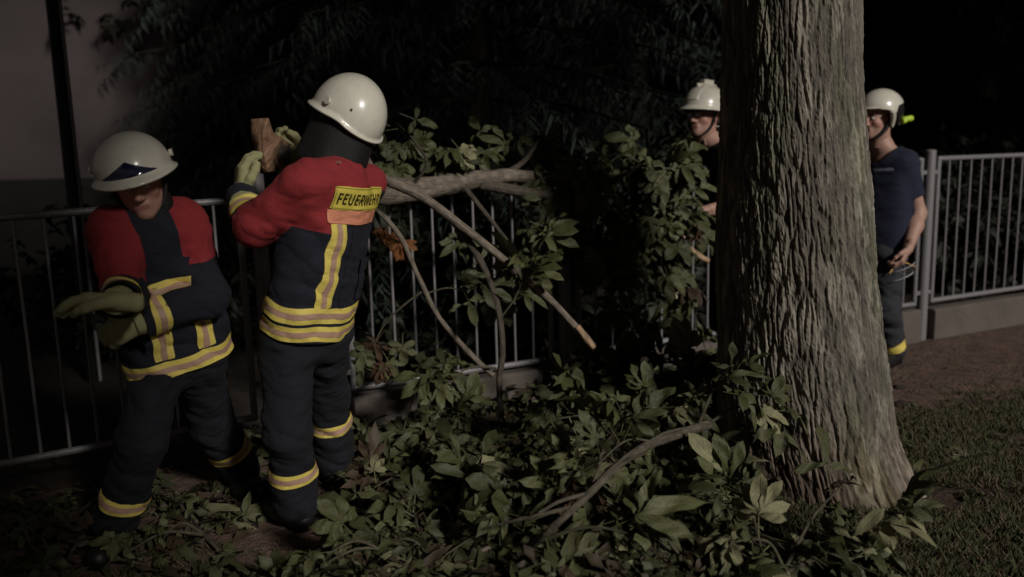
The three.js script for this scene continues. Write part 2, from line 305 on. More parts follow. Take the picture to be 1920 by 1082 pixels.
const LMAT = { green: [lm(0.095, 0.104, 0.04), lm(0.135, 0.145, 0.062), lm(0.065, 0.073, 0.029), lm(0.115, 0.125, 0.06)], pale: [lm(0.34, 0.335, 0.2, 0.7), lm(0.15, 0.155, 0.082, 0.7)], brown: [lm(0.085, 0.045, 0.024, 0.8), lm(0.12, 0.062, 0.036, 0.8), lm(0.06, 0.036, 0.022, 0.8)], orange: [lm(0.27, 0.1, 0.03, 0.7)] };
const quatFor = (dir, up) => { const y = dir.clone().normalize(), z = up.clone().addScaledVector(y, -up.dot(y)).normalize(), x = y.clone().cross(z); return new THREE.Quaternion().setFromRotationMatrix(new THREE.Matrix4().makeBasis(x, y, z)); };
const rdir = () => { const a = rnd() * 6.2832, c = rr(-1, 1), s = Math.sqrt(1 - c * c); return V(s * Math.cos(a), c, s * Math.sin(a)); };
const small = palmate(5, 0.15, 0.075, 0.05, 3);
function foliage(name, parent, list, m, shades, g = small) {
  const im = new THREE.InstancedMesh(g, m, list.length), q = new THREE.Matrix4(), c = new THREE.Color(); let off = V(0, 0, 0);
  for (let p = parent; p && p !== scene; p = p.parent) off.add(p.position);
  list.forEach(([p, dir, up, s], i) => { im.setMatrixAt(i, q.compose(p.clone().sub(off), quatFor(dir, up), V(s, s, s))); const k = shades[(i * 7919) % shades.length]; im.setColorAt(i, c.setRGB(...k)); });
  im.name = name; im.userData.kind = 'stuff'; im.castShadow = im.receiveShadow = true; parent.add(im); return im;
}
const LW = new THREE.MeshStandardMaterial({ color: 0xffffff, roughness: 0.65, map: TX.leaf, side: THREE.DoubleSide });
const TREE = [at(1526, 915, 3.66), at(1512, 800, 3.66), at(1494, 500, 3.66), at(1482, 0, 3.66)];
TREE[0].y = 0;
const treeBase = V(TREE[0].x, 0, TREE[0].z), tree = thing('broad_leaved_tree', 'thick furrowed tree trunk standing between the helpers at right', 'tree', treeBase);
const axisAt = (h) => { const c = TREE; for (let i = 0; i < 3; i++) if (h <= c[i + 1].y || i === 2) { const t = (h - c[i].y) / (c[i + 1].y - c[i].y), k = h > 2.15 ? (2.15 - c[i].y) / (c[i + 1].y - c[i].y) : t; return c[i].clone().lerp(c[i + 1], k).setY(h); } };
const radAt = (h, th) => { let r = 0.274 + 0.058 * sst(2.1, 0.8, h) + 0.03 * sst(0.95, 0.35, h) + 0.05 * Math.exp(-Math.max(h, 0) * 6.5); const f = Math.exp(-Math.max(h, -0.1) * 5.2); r += Math.exp(-Math.max(h, 0) * 6) * 0.05 * Math.exp(-(((th - 0.72) / 0.4) ** 2)); r += f * (0.012 + 0.03 * Math.cos(th * 5 + 0.6) + 0.02 * Math.cos(th * 3 - 1)); return r + 0.012 * Math.sin(th * 3 + h * 1.2) + 0.008 * noise(Math.cos(th) * 2, h * 2, Math.sin(th) * 2); };
function bark(u, v, cx, cz, h) {       // 0 in a furrow .. 1 on a plate; long plates in staggered columns
  const NC = 66; let x = u * NC + 1.5 * noise(cx * 3, h * 1.6, cz * 3) + 0.55 * noise(cx * 9, h * 5, cz * 9), y = v / 0.24;
  let f1 = 9, f2 = 9, idd = 0; const xi = Math.floor(x);
  for (let i = -1; i <= 1; i++) { const c = ((xi + i) % NC + NC) % NC, ys = y + (Math.sin(c * 91.7) * 43.7 % 1) * 5, yi = Math.floor(ys);
    for (let j = -1; j <= 1; j++) { const s = Math.sin(c * 127.1 + (yi + j) * 311.7) * 43758.5, a = s - Math.floor(s), s2 = Math.sin(c * 269.5 + (yi + j) * 183.3) * 43758.5, b = s2 - Math.floor(s2), dx = (xi + i + 0.2 + 0.6 * a) - x, dy = ((yi + j + 0.15 + 0.7 * b) - ys) * 0.9, d = Math.hypot(dx, dy); if (d < f1) { f2 = f1; f1 = d; idd = a; } else if (d < f2) f2 = d; } }
  return [f2 - f1, idd];
}
{
  const nu = 640, nv = 500, pos = [], uv = [], col = [], idx = [], h0 = -0.12, h1 = 2.5;
  for (let j = 0; j <= nv; j++) { const h = mix(h0, h1, j / nv), A = axisAt(h);
    for (let i = 0; i <= nu; i++) { const u = (i % nu) / nu, th = u * 6.283185, c = Math.cos(th), s = Math.sin(th), [e, k] = bark(u, h, c, s, h);
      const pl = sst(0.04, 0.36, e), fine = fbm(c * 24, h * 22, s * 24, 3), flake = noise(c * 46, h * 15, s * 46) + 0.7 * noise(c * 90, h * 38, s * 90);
      const r = radAt(h, th) - 0.0115 * (1 - pl) * (0.5 + 1.2 * Math.abs(noise(c * 4, h * 3, s * 4))) + 0.0045 * (k - 0.5) * pl + 0.005 * fine + 0.0035 * flake + 0.003 * noise(c * 75, h * 60, s * 75);
      pos.push(A.x + r * s, h, A.z + r * c); uv.push(u * 2.1, h);
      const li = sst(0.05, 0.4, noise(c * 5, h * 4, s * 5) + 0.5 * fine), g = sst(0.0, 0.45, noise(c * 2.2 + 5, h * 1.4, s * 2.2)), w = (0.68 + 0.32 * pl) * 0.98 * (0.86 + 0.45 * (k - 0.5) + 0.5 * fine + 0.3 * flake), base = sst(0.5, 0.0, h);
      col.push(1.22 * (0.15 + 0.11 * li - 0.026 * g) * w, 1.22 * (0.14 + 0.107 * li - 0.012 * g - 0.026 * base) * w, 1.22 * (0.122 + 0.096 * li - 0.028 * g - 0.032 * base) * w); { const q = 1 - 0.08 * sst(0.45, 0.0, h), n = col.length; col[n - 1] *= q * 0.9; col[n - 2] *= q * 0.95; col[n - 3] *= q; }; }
  }
  for (let j = 0; j < nv; j++) for (let i = 0; i < nu; i++) { const a = j * (nu + 1) + i, b = a + nu + 1; idx.push(a, a + 1, b, b, a + 1, b + 1); }
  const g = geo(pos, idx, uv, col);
  const tp = axisAt(2.5), up = tube([tp.clone().setY(2.48), tp.clone().add(V(-0.05, 1.5, 0.05)), tp.clone().add(V(0, 3.4, -0.1)), tp.clone().add(V(0.1, 7, -0.4))], [0.3, 0.1], 40, 40, 0.12);
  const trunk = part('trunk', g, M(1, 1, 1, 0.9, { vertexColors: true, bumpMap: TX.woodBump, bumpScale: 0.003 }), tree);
  part('upper_trunk', up, MAT.bark, tree);
  for (let i = 0; i < 9; i++) { const a = rr(2.4, 5.6), y = rr(3.4, 6.5), L = rr(2.4, 4.2), s = tp.clone().setY(y), d = V(Math.cos(a), 0, Math.sin(a) - 0.5); part('limb', tube([s, s.clone().addScaledVector(d, L * 0.4).add(V(0, 0.6, 0)), s.clone().addScaledVector(d, L).add(V(0, 1.5, 0))], [0.11, 0.03], 14, 10, 0.15), MAT.bark, tree); }
  // short bark-side twigs on the right edge of the trunk
  for (const [px, py, l] of [[1610, 75, 0.1], [1612, 92, 0.07], [1613, 150, 0.05]]) { const p = at(px - 6, py + 12, 3.62); part('twig', tube([p, p.clone().add(V(0.012, l * 0.5, 0.01)), p.clone().add(V(0.022, l, 0))], [0.005, 0.0015], 5, 6), MAT.bark, trunk); }
  // unseen crown shaped for shade: darkens garden and left, spares workers and house wall
  const KEEP_LIT = [[-0.95, 1.3, -5, -1.9, 0.5, 1], [-1.2, -0.3, -3.95, -2.7, 2.0, 1], [0.55, 2.0, -4.4, -2.9, 2.5, 1], [-0.9, 1.8, -5.4, -3.8, 1.75, 1], [1, 3, -6.1, -4.8, 2, 1], [1.2, 4.4, -7, -1.9, 0.1, 1], [2.4, 4.2, -7.2, -5.7, 1.5, 1], [-1.8, -1.1, -3.6, -2.5, 2.0, 0.8], [-1.6, 1.6, -9.5, -5.4, 4, 0.8]];  // zones kept lit: crown leaves that would shade them are dropped
  const list = []; let guard = 0;
  while (list.length < 22000 && guard++ < 160000) {
    const low = guard % 4 === 0, a = rnd() * 6.2832, rr1 = Math.sqrt(rnd()), yy = low ? rr(2.7, 5) : rr(2.75, 11), R = 7.8 * Math.sqrt(Math.max(0, 1 - ((yy - 5.2) / 6) ** 2)), p = low ? V(rr(-2, 4.5), yy, rr(-3, 3.2)) : V(treeBase.x - 0.8 + Math.cos(a) * R * rr1, yy, treeBase.z - 1.6 + Math.sin(a) * R * rr1);  // low: extra unseen leaves added to dim the left side
    if (noise(p.x * 0.5, p.y * 0.6, p.z * 0.5) < (low ? -0.3 : -0.12)) continue;
    const dn = -p.z, top = 1.5 + dn * 0.155 + 0.5 + 0.1 * Math.abs(p.x); if (p.z < 0 && p.y < top) continue;
    let bad = false; const keep = rnd(); for (let y = 0; y <= 3.6 && !bad; y += 0.1) { const t = (p.y - y) / LDIR.y, x = p.x - LDIR.x * t, z = p.z - LDIR.z * t; for (const [x0, x1, z0, z1, y1, k] of KEEP_LIT) if (x > x0 && x < x1 && z > z0 && z < z1 && y < y1 && keep < k) { bad = true; break; } }
    { const t = (p.z + 11.5) / LDIR.z, x = p.x - LDIR.x * t, y = p.y - LDIR.y * t; if (x < -2.8 && x > -11 && y > 0.2 && y < 4.2) bad = true; }
    if (bad) continue;
    list.push([p, rdir().add(V(0, -0.4, 0)), V(rr(-0.7, 0.7), 1, rr(-0.7, 0.7)), rr(1.3, 2.3)]);
  }
  foliage('crown', tree, list, LW, [[0.06, 0.075, 0.03], [0.045, 0.06, 0.025], [0.075, 0.09, 0.04]]);
}
// ---------------------------------------------------------------- trees and shrubs in the garden behind the fence
const spray = (() => { const pos = [], uv = [], idx = []; for (let i = 0; i < 16; i++) { const t = i / 15, y = 0.42 * t, L = 0.1 * (1 - 0.5 * t), a = i * 2.4, dx = Math.cos(a) * L, dz = Math.sin(a) * L * 0.7 - 0.02, k = pos.length / 3; pos.push(0, y - 0.012, 0, 0, y + 0.012, 0, dx, y + 0.06, dz - 0.03); uv.push(0.5, 0, 0.5, 1, 0.6, 1); idx.push(k, k + 1, k + 2); } return geo(pos, idx, uv); })();
const needleM = M(1, 1, 1, 0.8, { side: THREE.DoubleSide });
function spruce(label, px, d, h, R, y0 = 0.5, k = 0.8) {
  const b = at(px, 300, d).setY(0), o = thing('spruce_tree', label, 'tree', b, 'dark trees in the garden');
  part('trunk', tube([b.clone(), b.clone().setY(h * 0.5), b.clone().setY(h)], [0.17, 0.02], 12, 10, 0.1), MAT.barkDark, o);
  const list = [], arms = [];
  for (let y = y0; y < h - 0.3; y += 0.3) for (let k = 0; k < 7; k++) {
    const a = rnd() * 6.28, L = R * (1 - 0.85 * y / h) * rr(0.75, 1.1), c = Math.cos(a), s = Math.sin(a), p = [0, 0.35, 0.7, 1].map((t) => V(b.x + c * L * t, y + 0.05 * t - 0.45 * L * t * t * 0.6 + (t > 0.9 ? 0.08 : 0), b.z + s * L * t));
    if (y < 4.6) arms.push(tube(p, [0.025, 0.006], 6, 5));
    const cv = new THREE.CatmullRomCurve3(p), n = Math.round(L * 11); for (let i = 0; i < n; i++) { const t = rr(0.15, 1), q = cv.getPoint(t), sd = rr(-1, 1); list.push([q, V(c * 0.7 - s * sd * 1.2, -rr(0.3, 1.3), s * 0.7 + c * sd * 1.2), V(0, 1, 0.1), rr(0.8, 1.5)]); }
  }
  part('branch', merge(arms), MAT.barkDark, o, 'stuff');
  foliage('needles', o, list, needleM, [[0.028, 0.04, 0.034], [0.036, 0.05, 0.042], [0.02, 0.028, 0.024]].map((c) => c.map((v) => v * k)), spray);
}
spruce('dark drooping spruce behind the first helper in the dark', 655, 9.2, 9, 2.0, 0.9);
spruce('dark spruce with hanging sprays above the middle of the railing', 900, 7.6, 10, 2.6, 1.3, 1.3);
spruce('dark spruce between the middle of the railing and the trunk', 1190, 9.2, 9.5, 2.4, 0.8, 1.0);
spruce('dark spruce left of the others against the house wall', 425, 10.7, 8.5, 1.35, 1.0);
function leafTree(name, label, cat, px, d, y0, y1, R, n, shades, group, sc = [1, 1.8], stem = 0.1) {
  const b = at(px, 300, d).setY(0), o = thing(name, label, cat, b, group), list = [], st = [];
  const nb = stem > 0.05 ? 1 : 6;
  for (let k = 0; k < nb; k++) { const a = rnd() * 6.28, w = nb > 1 ? R * 0.55 : 0.2; st.push(tube([b.clone().add(V(0, -0.05, 0)), b.clone().add(V(Math.cos(a) * w * 0.4, y1 * 0.5, Math.sin(a) * w * 0.4)), b.clone().add(V(Math.cos(a) * w, y1 * 0.9, Math.sin(a) * w))], [stem, stem * 0.3], 10, 8, 0.1)); }
  part(nb > 1 ? 'stems' : 'trunk', merge(st), MAT.barkDark, o);
  const cs = Array.from({ length: 14 }, () => { const a = rnd() * 6.28, r = R * Math.sqrt(rnd()) * 0.8; return V(b.x + Math.cos(a) * r, mix(y0, y1, rnd()), b.z + Math.sin(a) * r); });
  while (list.length < n) { const c = cs[Math.floor(rnd() * cs.length)], p = c.clone().addScaledVector(rdir(), R * 0.45 * Math.cbrt(rnd())); if (p.y < 0.05 || fdist(p.x, p.z) > -0.12) { if (rnd() < 0.02) list.push(list[0] ?? [c, rdir(), V(0, 1, 0), 1]); continue; } list.push([p, rdir().add(V(0, -0.3, 0)), V(rr(-1, 1), 0.8, rr(-1, 1)), rr(...sc)]); }
  foliage(nb > 1 ? 'foliage' : 'crown', o, list, LW, shades);
}
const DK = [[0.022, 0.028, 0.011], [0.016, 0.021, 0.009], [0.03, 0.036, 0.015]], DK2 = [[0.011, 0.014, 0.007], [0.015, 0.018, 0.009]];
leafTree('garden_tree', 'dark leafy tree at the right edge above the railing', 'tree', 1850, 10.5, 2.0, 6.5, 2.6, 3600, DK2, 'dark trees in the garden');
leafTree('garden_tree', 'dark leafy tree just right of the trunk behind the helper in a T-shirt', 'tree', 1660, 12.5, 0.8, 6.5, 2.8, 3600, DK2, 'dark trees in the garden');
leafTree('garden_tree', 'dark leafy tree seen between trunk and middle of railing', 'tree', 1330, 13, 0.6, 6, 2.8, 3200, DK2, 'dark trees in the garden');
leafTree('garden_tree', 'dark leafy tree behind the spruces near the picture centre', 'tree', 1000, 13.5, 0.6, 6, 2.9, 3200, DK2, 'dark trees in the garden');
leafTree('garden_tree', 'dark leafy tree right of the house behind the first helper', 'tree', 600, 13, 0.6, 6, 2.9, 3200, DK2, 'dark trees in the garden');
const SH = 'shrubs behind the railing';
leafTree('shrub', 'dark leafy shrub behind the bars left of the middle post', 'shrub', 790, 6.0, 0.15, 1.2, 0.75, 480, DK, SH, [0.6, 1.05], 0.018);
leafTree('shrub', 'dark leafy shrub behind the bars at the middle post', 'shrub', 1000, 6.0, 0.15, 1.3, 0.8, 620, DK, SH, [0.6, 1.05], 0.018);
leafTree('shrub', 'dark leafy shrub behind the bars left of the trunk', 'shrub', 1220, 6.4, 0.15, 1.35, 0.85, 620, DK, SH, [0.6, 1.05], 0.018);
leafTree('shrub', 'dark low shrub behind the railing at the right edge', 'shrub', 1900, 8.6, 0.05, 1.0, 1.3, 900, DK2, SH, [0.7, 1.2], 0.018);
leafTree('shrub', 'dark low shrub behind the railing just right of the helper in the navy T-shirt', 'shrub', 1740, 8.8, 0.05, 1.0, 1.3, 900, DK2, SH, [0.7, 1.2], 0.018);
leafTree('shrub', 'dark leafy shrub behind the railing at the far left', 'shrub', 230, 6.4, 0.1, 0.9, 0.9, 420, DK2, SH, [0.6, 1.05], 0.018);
// dense dark wood closing the view
{
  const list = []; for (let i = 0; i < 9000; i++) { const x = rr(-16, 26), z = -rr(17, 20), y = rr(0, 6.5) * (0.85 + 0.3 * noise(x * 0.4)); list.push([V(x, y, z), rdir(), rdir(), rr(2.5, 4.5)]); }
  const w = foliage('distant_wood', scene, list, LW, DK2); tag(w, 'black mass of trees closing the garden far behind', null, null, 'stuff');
}
// ---------------------------------------------------------------- people
const SKIN = [0.46, 0.27, 0.21];
const lerpV = (a, b, t) => a.clone().lerp(b, t);
function boundsOf(list, m) { const b = new THREE.Box3().setFromPoints(list); return [b.min.subScalar(m), b.max.addScalar(m)]; }
const headMatrix = (H, f, u) => { const z = f.clone().normalize(), y = u.clone().addScaledVector(z, -u.dot(z)).normalize(), x = y.clone().cross(z); return new THREE.Matrix4().makeBasis(x, y, z).setPosition(H); };
function headGeo(m, beard = 0) {
  const s = [ell(V(0, 0.03, -0.015), 0.075, 0.09, 0.095), ell(V(0, -0.03, 0.022), 0.061, 0.088, 0.068), cap(V(-0.042, -0.075, 0.0), V(-0.008, -0.1, 0.066), 0.022, 0.02), cap(V(0.042, -0.075, 0.0), V(0.008, -0.1, 0.066), 0.022, 0.02), cap(V(0, -0.05, -0.02), V(0, -0.17, -0.035), 0.06, 0.066)];
  const f = [cap(V(0, 0.012, 0.086), V(0, -0.033, 0.112), 0.0085, 0.0125), cap(V(-0.012, -0.037, 0.1), V(0.012, -0.037, 0.1), 0.009), cap(V(-0.034, 0.024, 0.078), V(0.034, 0.024, 0.078), 0.012), cap(V(-0.038, -0.02, 0.06), V(-0.044, -0.03, 0.05), 0.02), cap(V(0.038, -0.02, 0.06), V(0.044, -0.03, 0.05), 0.02), cap(V(-0.019, -0.066, 0.082), V(0.019, -0.066, 0.082), 0.0085), cap(V(-0.015, -0.077, 0.08), V(0.015, -0.077, 0.08), 0.0085)];
  const base = uni(s, 0.035), face = uni(f, 0.012), eyes = [ell(V(-0.031, 0.003, 0.077), 0.0125, 0.011, 0.0125), ell(V(0.031, 0.003, 0.077), 0.0125, 0.011, 0.0125)], ears = [ell(V(-0.078, -0.008, -0.012), 0.011, 0.032, 0.02), ell(V(0.078, -0.008, -0.012), 0.011, 0.032, 0.02)];
  const sock = [cap(V(-0.031, 0.003, 0.1), V(-0.031, 0.003, 0.09), 0.015), cap(V(0.031, 0.003, 0.1), V(0.031, 0.003, 0.09), 0.015)];
  const d = (x, y, z) => { let q = smin(base(x, y, z), face(x, y, z), 0.016); for (const e of sock) q = -smin(-q, e(x, y, z), 0.01); for (const e of eyes) q = Math.min(q, e(x, y, z)); for (const e of ears) q = smin(q, e(x, y, z), 0.012); return q; };
  const g = paint(nets(d, V(-0.11, -0.18, -0.13), V(0.11, 0.14, 0.14), 0.0045), (p) => {
    for (const e of eyes) if (e(p.x, p.y, p.z) < 0.0012) return Math.hypot(Math.abs(p.x) - 0.031, p.y - 0.003) < 0.0055 ? [0.03, 0.02, 0.015] : [0.6, 0.57, 0.53];
    let c = SKIN.slice(); const lip = p.z > 0.07 && Math.abs(p.y + 0.0715) < 0.009 && Math.abs(p.x) < 0.024;
    if (lip) c = [0.34, 0.14, 0.12]; else if (Math.abs(p.y - 0.026) < 0.0065 && Math.abs(Math.abs(p.x) - 0.03) < 0.02 && p.z > 0.07) c = [0.06, 0.04, 0.03];
    else { const red = Math.exp(-((p.y + 0.02) ** 2) / 0.0012) * 0.12; c = [c[0] * (1 + red * 0.4), c[1] * (1 - red), c[2] * (1 - red)]; const st = beard * sst(-0.035, -0.06, p.y) * sst(0.0, 0.03, p.z) * (p.y > -0.125 ? 1 : 0); c = c.map((v) => v * (1 - 0.55 * st)); }
    const n = 1 + 0.08 * noise(p.x * 60, p.y * 60, p.z * 60); return c.map((v) => v * n);
  });
  return g.applyMatrix4(m);
}
function handGeo(W, dir, palm, side, curl, pad = 0, thumbIn = 0.5, cell = 0.0035) {
  const tx = side === 'right' ? -1 : 1, prim = [], pf = [];
  const kn = [[0.031, 0.086, 0.9], [0.011, 0.094, 1], [-0.01, 0.091, 0.95], [-0.03, 0.081, 0.78]];
  for (const [x, y] of kn) prim.push(cap(V(tx * x * 0.62, 0.0, 0), V(tx * x, y, 0), 0.0155 + pad, 0.0125 + pad));
  prim.push(cap(V(0, -0.05, 0), V(0, 0.01, 0), 0.026 + pad, 0.025 + pad));
  const base = uni(prim, 0.014);
  for (const [k, [x, y, l]] of kn.entries()) { let a = 0.15, p = V(tx * x, y, 0); const ch = []; for (const [len, r0, r1, c] of [[0.044, 0.0105, 0.0095, 0.7], [0.027, 0.0095, 0.0085, 1], [0.021, 0.0085, 0.007, 0.7]]) { a += curl * c * (1 + 0.08 * k); const q = p.clone().add(V(tx * (x * 0.12) * len * 10, Math.cos(a) * len * l, -Math.sin(a) * len * l)); ch.push(cap(p, q, r0 + pad, r1 + pad)); p = q; } pf.push(uni(ch, 0.006)); }
  { const a = V(tx * 0.024, 0.015, -0.006), b = V(tx * 0.05, 0.05, -0.012 - 0.02 * thumbIn), c = V(tx * mix(0.062, 0.04, thumbIn), 0.083, -0.02 - 0.035 * thumbIn), d = V(tx * mix(0.066, 0.018, thumbIn), 0.106, -0.026 - 0.042 * thumbIn); pf.push(uni([cap(a, b, 0.0165 + pad, 0.0125 + pad), cap(b, c, 0.012 + pad, 0.0105 + pad), cap(c, d, 0.0105 + pad, 0.008 + pad)], 0.008)); }
  const f = (x, y, z) => { let d = base(x, y, z); for (const q of pf) d = smin(d, q(x, y, z), 0.004); return d; };
  const g = nets(f, V(-0.1, -0.08, -0.12), V(0.1, 0.22, 0.05), cell);
  const y = dir.clone().normalize(), z = palm.clone().negate().addScaledVector(y, palm.dot(y)).normalize(), x = y.clone().cross(z);
  return g.applyMatrix4(new THREE.Matrix4().makeBasis(x, y, z).setPosition(W));
}
// helmets in the head's frame (+z face, +y up)
function helmetShell(brimFront = 0.04, brimBack = 0.03, ry = 0.148, ridged = true) {
  const C = V(0, 0.045, -0.008), out = ell(C, 0.132, ry, 0.155), inn = ell(C, 0.122, ry - 0.01, 0.145);
  const yb = (z) => 0.038 + 0.1 * z - 0.5 * Math.max(0, -z - 0.09);
  const shell = (x, y, z) => Math.max(out(x, y, z), -inn(x, y, z), yb(z) - y);
  const brim = (x, y, z) => { const a = Math.atan2(x, z), e = Math.hypot(x / 0.13, (z + 0.008) / 0.153), eo = 1.0 + 0.1 + (brimFront - 0.015) / 0.153 * Math.max(0, Math.cos(a)) ** 2 + (brimBack - 0.015) / 0.153 * Math.max(0, -Math.cos(a)) ** 2, y0 = yb(z) - 0.09 * Math.max(0, e - 1) - 0.003; return Math.max(Math.abs(y - y0) - 0.0048, (e - eo) * 0.14, (0.93 - e) * 0.14); };
  const ridge = cap(V(0, 0.185, 0.075), V(0, 0.19, -0.09), 0.012, 0.012), step = (x, y, z) => Math.max(ell(C, 0.136, 0.152, 0.159)(x, y, z), -inn(x, y, z), Math.abs(x) - 0.045, 0.09 - y);
  return (x, y, z) => { const d = smin(shell(x, y, z), brim(x, y, z), 0.012); return ridged ? smin(smin(d, step(x, y, z), 0.008), ridge(x, y, z), 0.014) : d; };
}
const H_LO = V(-0.19, -0.03, -0.24), H_HI = V(0.19, 0.235, 0.24);
function band(m, rx, rz, y0, y1, a0, a1, flare, th = 0.007, n = 40) {   // a curved strip of leather or cloth hanging round the head, angles from the back
  const pos = [], uv = [], idx = []; const rows = 8;
  for (const side of [0, 1]) for (let j = 0; j <= rows; j++) for (let i = 0; i <= n; i++) { const t = j / rows, a = mix(a0, a1, i / n), k = 1 + flare * t + (side ? -th / rx : 0) + 0.045 * Math.sin(a * 7 + 0.5) * t * t; pos.push(Math.sin(a) * rx * k, mix(y0, y1, t) + 0.05 * t * (1 - Math.cos(a)) * 0.5, -Math.cos(a) * rz * k); uv.push(a * 0.12, t * 0.15); }
  const S = (rows + 1) * (n + 1);
  for (let j = 0; j < rows; j++) for (let i = 0; i < n; i++) { const a = j * (n + 1) + i, b = a + n + 1; idx.push(a, b, a + 1, a + 1, b, b + 1); idx.push(S + a, S + a + 1, S + b, S + a + 1, S + b + 1, S + b); }
  const edge = (a, b) => idx.push(a, b, S + a, b, S + b, S + a);
  for (let i = 0; i < n; i++) { edge(i, i + 1); edge(rows * (n + 1) + i + 1, rows * (n + 1) + i); } for (let j = 0; j < rows; j++) { edge((j + 1) * (n + 1), j * (n + 1)); edge(j * (n + 1) + n, (j + 1) * (n + 1) + n); }
  return geo(pos, idx, uv).applyMatrix4(m);
}
const strapGeo = (m, r = 0.0085, back = 0) => tube([V(-0.092, 0.035, back), V(-0.084, -0.04, 0.012 + back * 0.6), V(-0.055, -0.098, 0.036), V(0, -0.124, 0.062), V(0.055, -0.098, 0.036), V(0.084, -0.04, 0.012 + back * 0.6), V(0.092, 0.035, back)], r, 30, 8).applyMatrix4(m);

const FEU = (() => { const c = document.createElement('canvas'); c.width = 512; c.height = 128; const x = c.getContext('2d'); x.fillStyle = '#d2c052'; x.fillRect(0, 0, 512, 128); x.strokeStyle = '#5c5420'; x.lineWidth = 4; x.strokeRect(6, 6, 500, 116); x.fillStyle = '#1d1a10'; x.font = 'bold 92px sans-serif'; x.textAlign = 'center'; x.textBaseline = 'middle'; x.save(); x.translate(256, 68); x.scale(Math.min(1, 470 / x.measureText('FEUERWEHR').width), 1); x.fillText('FEUERWEHR', 0, 0); x.restore(); const t = new THREE.CanvasTexture(c); t.colorSpace = THREE.SRGBColorSpace; return t; })();
const TEE = (() => { const c = document.createElement('canvas'); c.width = 256; c.height = 96; const x = c.getContext('2d'); x.fillStyle = '#1d2137'; x.fillRect(0, 0, 256, 96); x.fillStyle = '#b9bfd2'; x.font = 'bold 50px sans-serif'; x.textAlign = 'center'; x.textBaseline = 'middle'; x.save(); x.translate(128, 50); x.scale(Math.min(1, 240 / x.measureText('Feuerwehr').width), 1); x.fillText('Feuerwehr', 0, 0); x.restore(); const t = new THREE.CanvasTexture(c); t.colorSpace = THREE.SRGBColorSpace; return t; })();

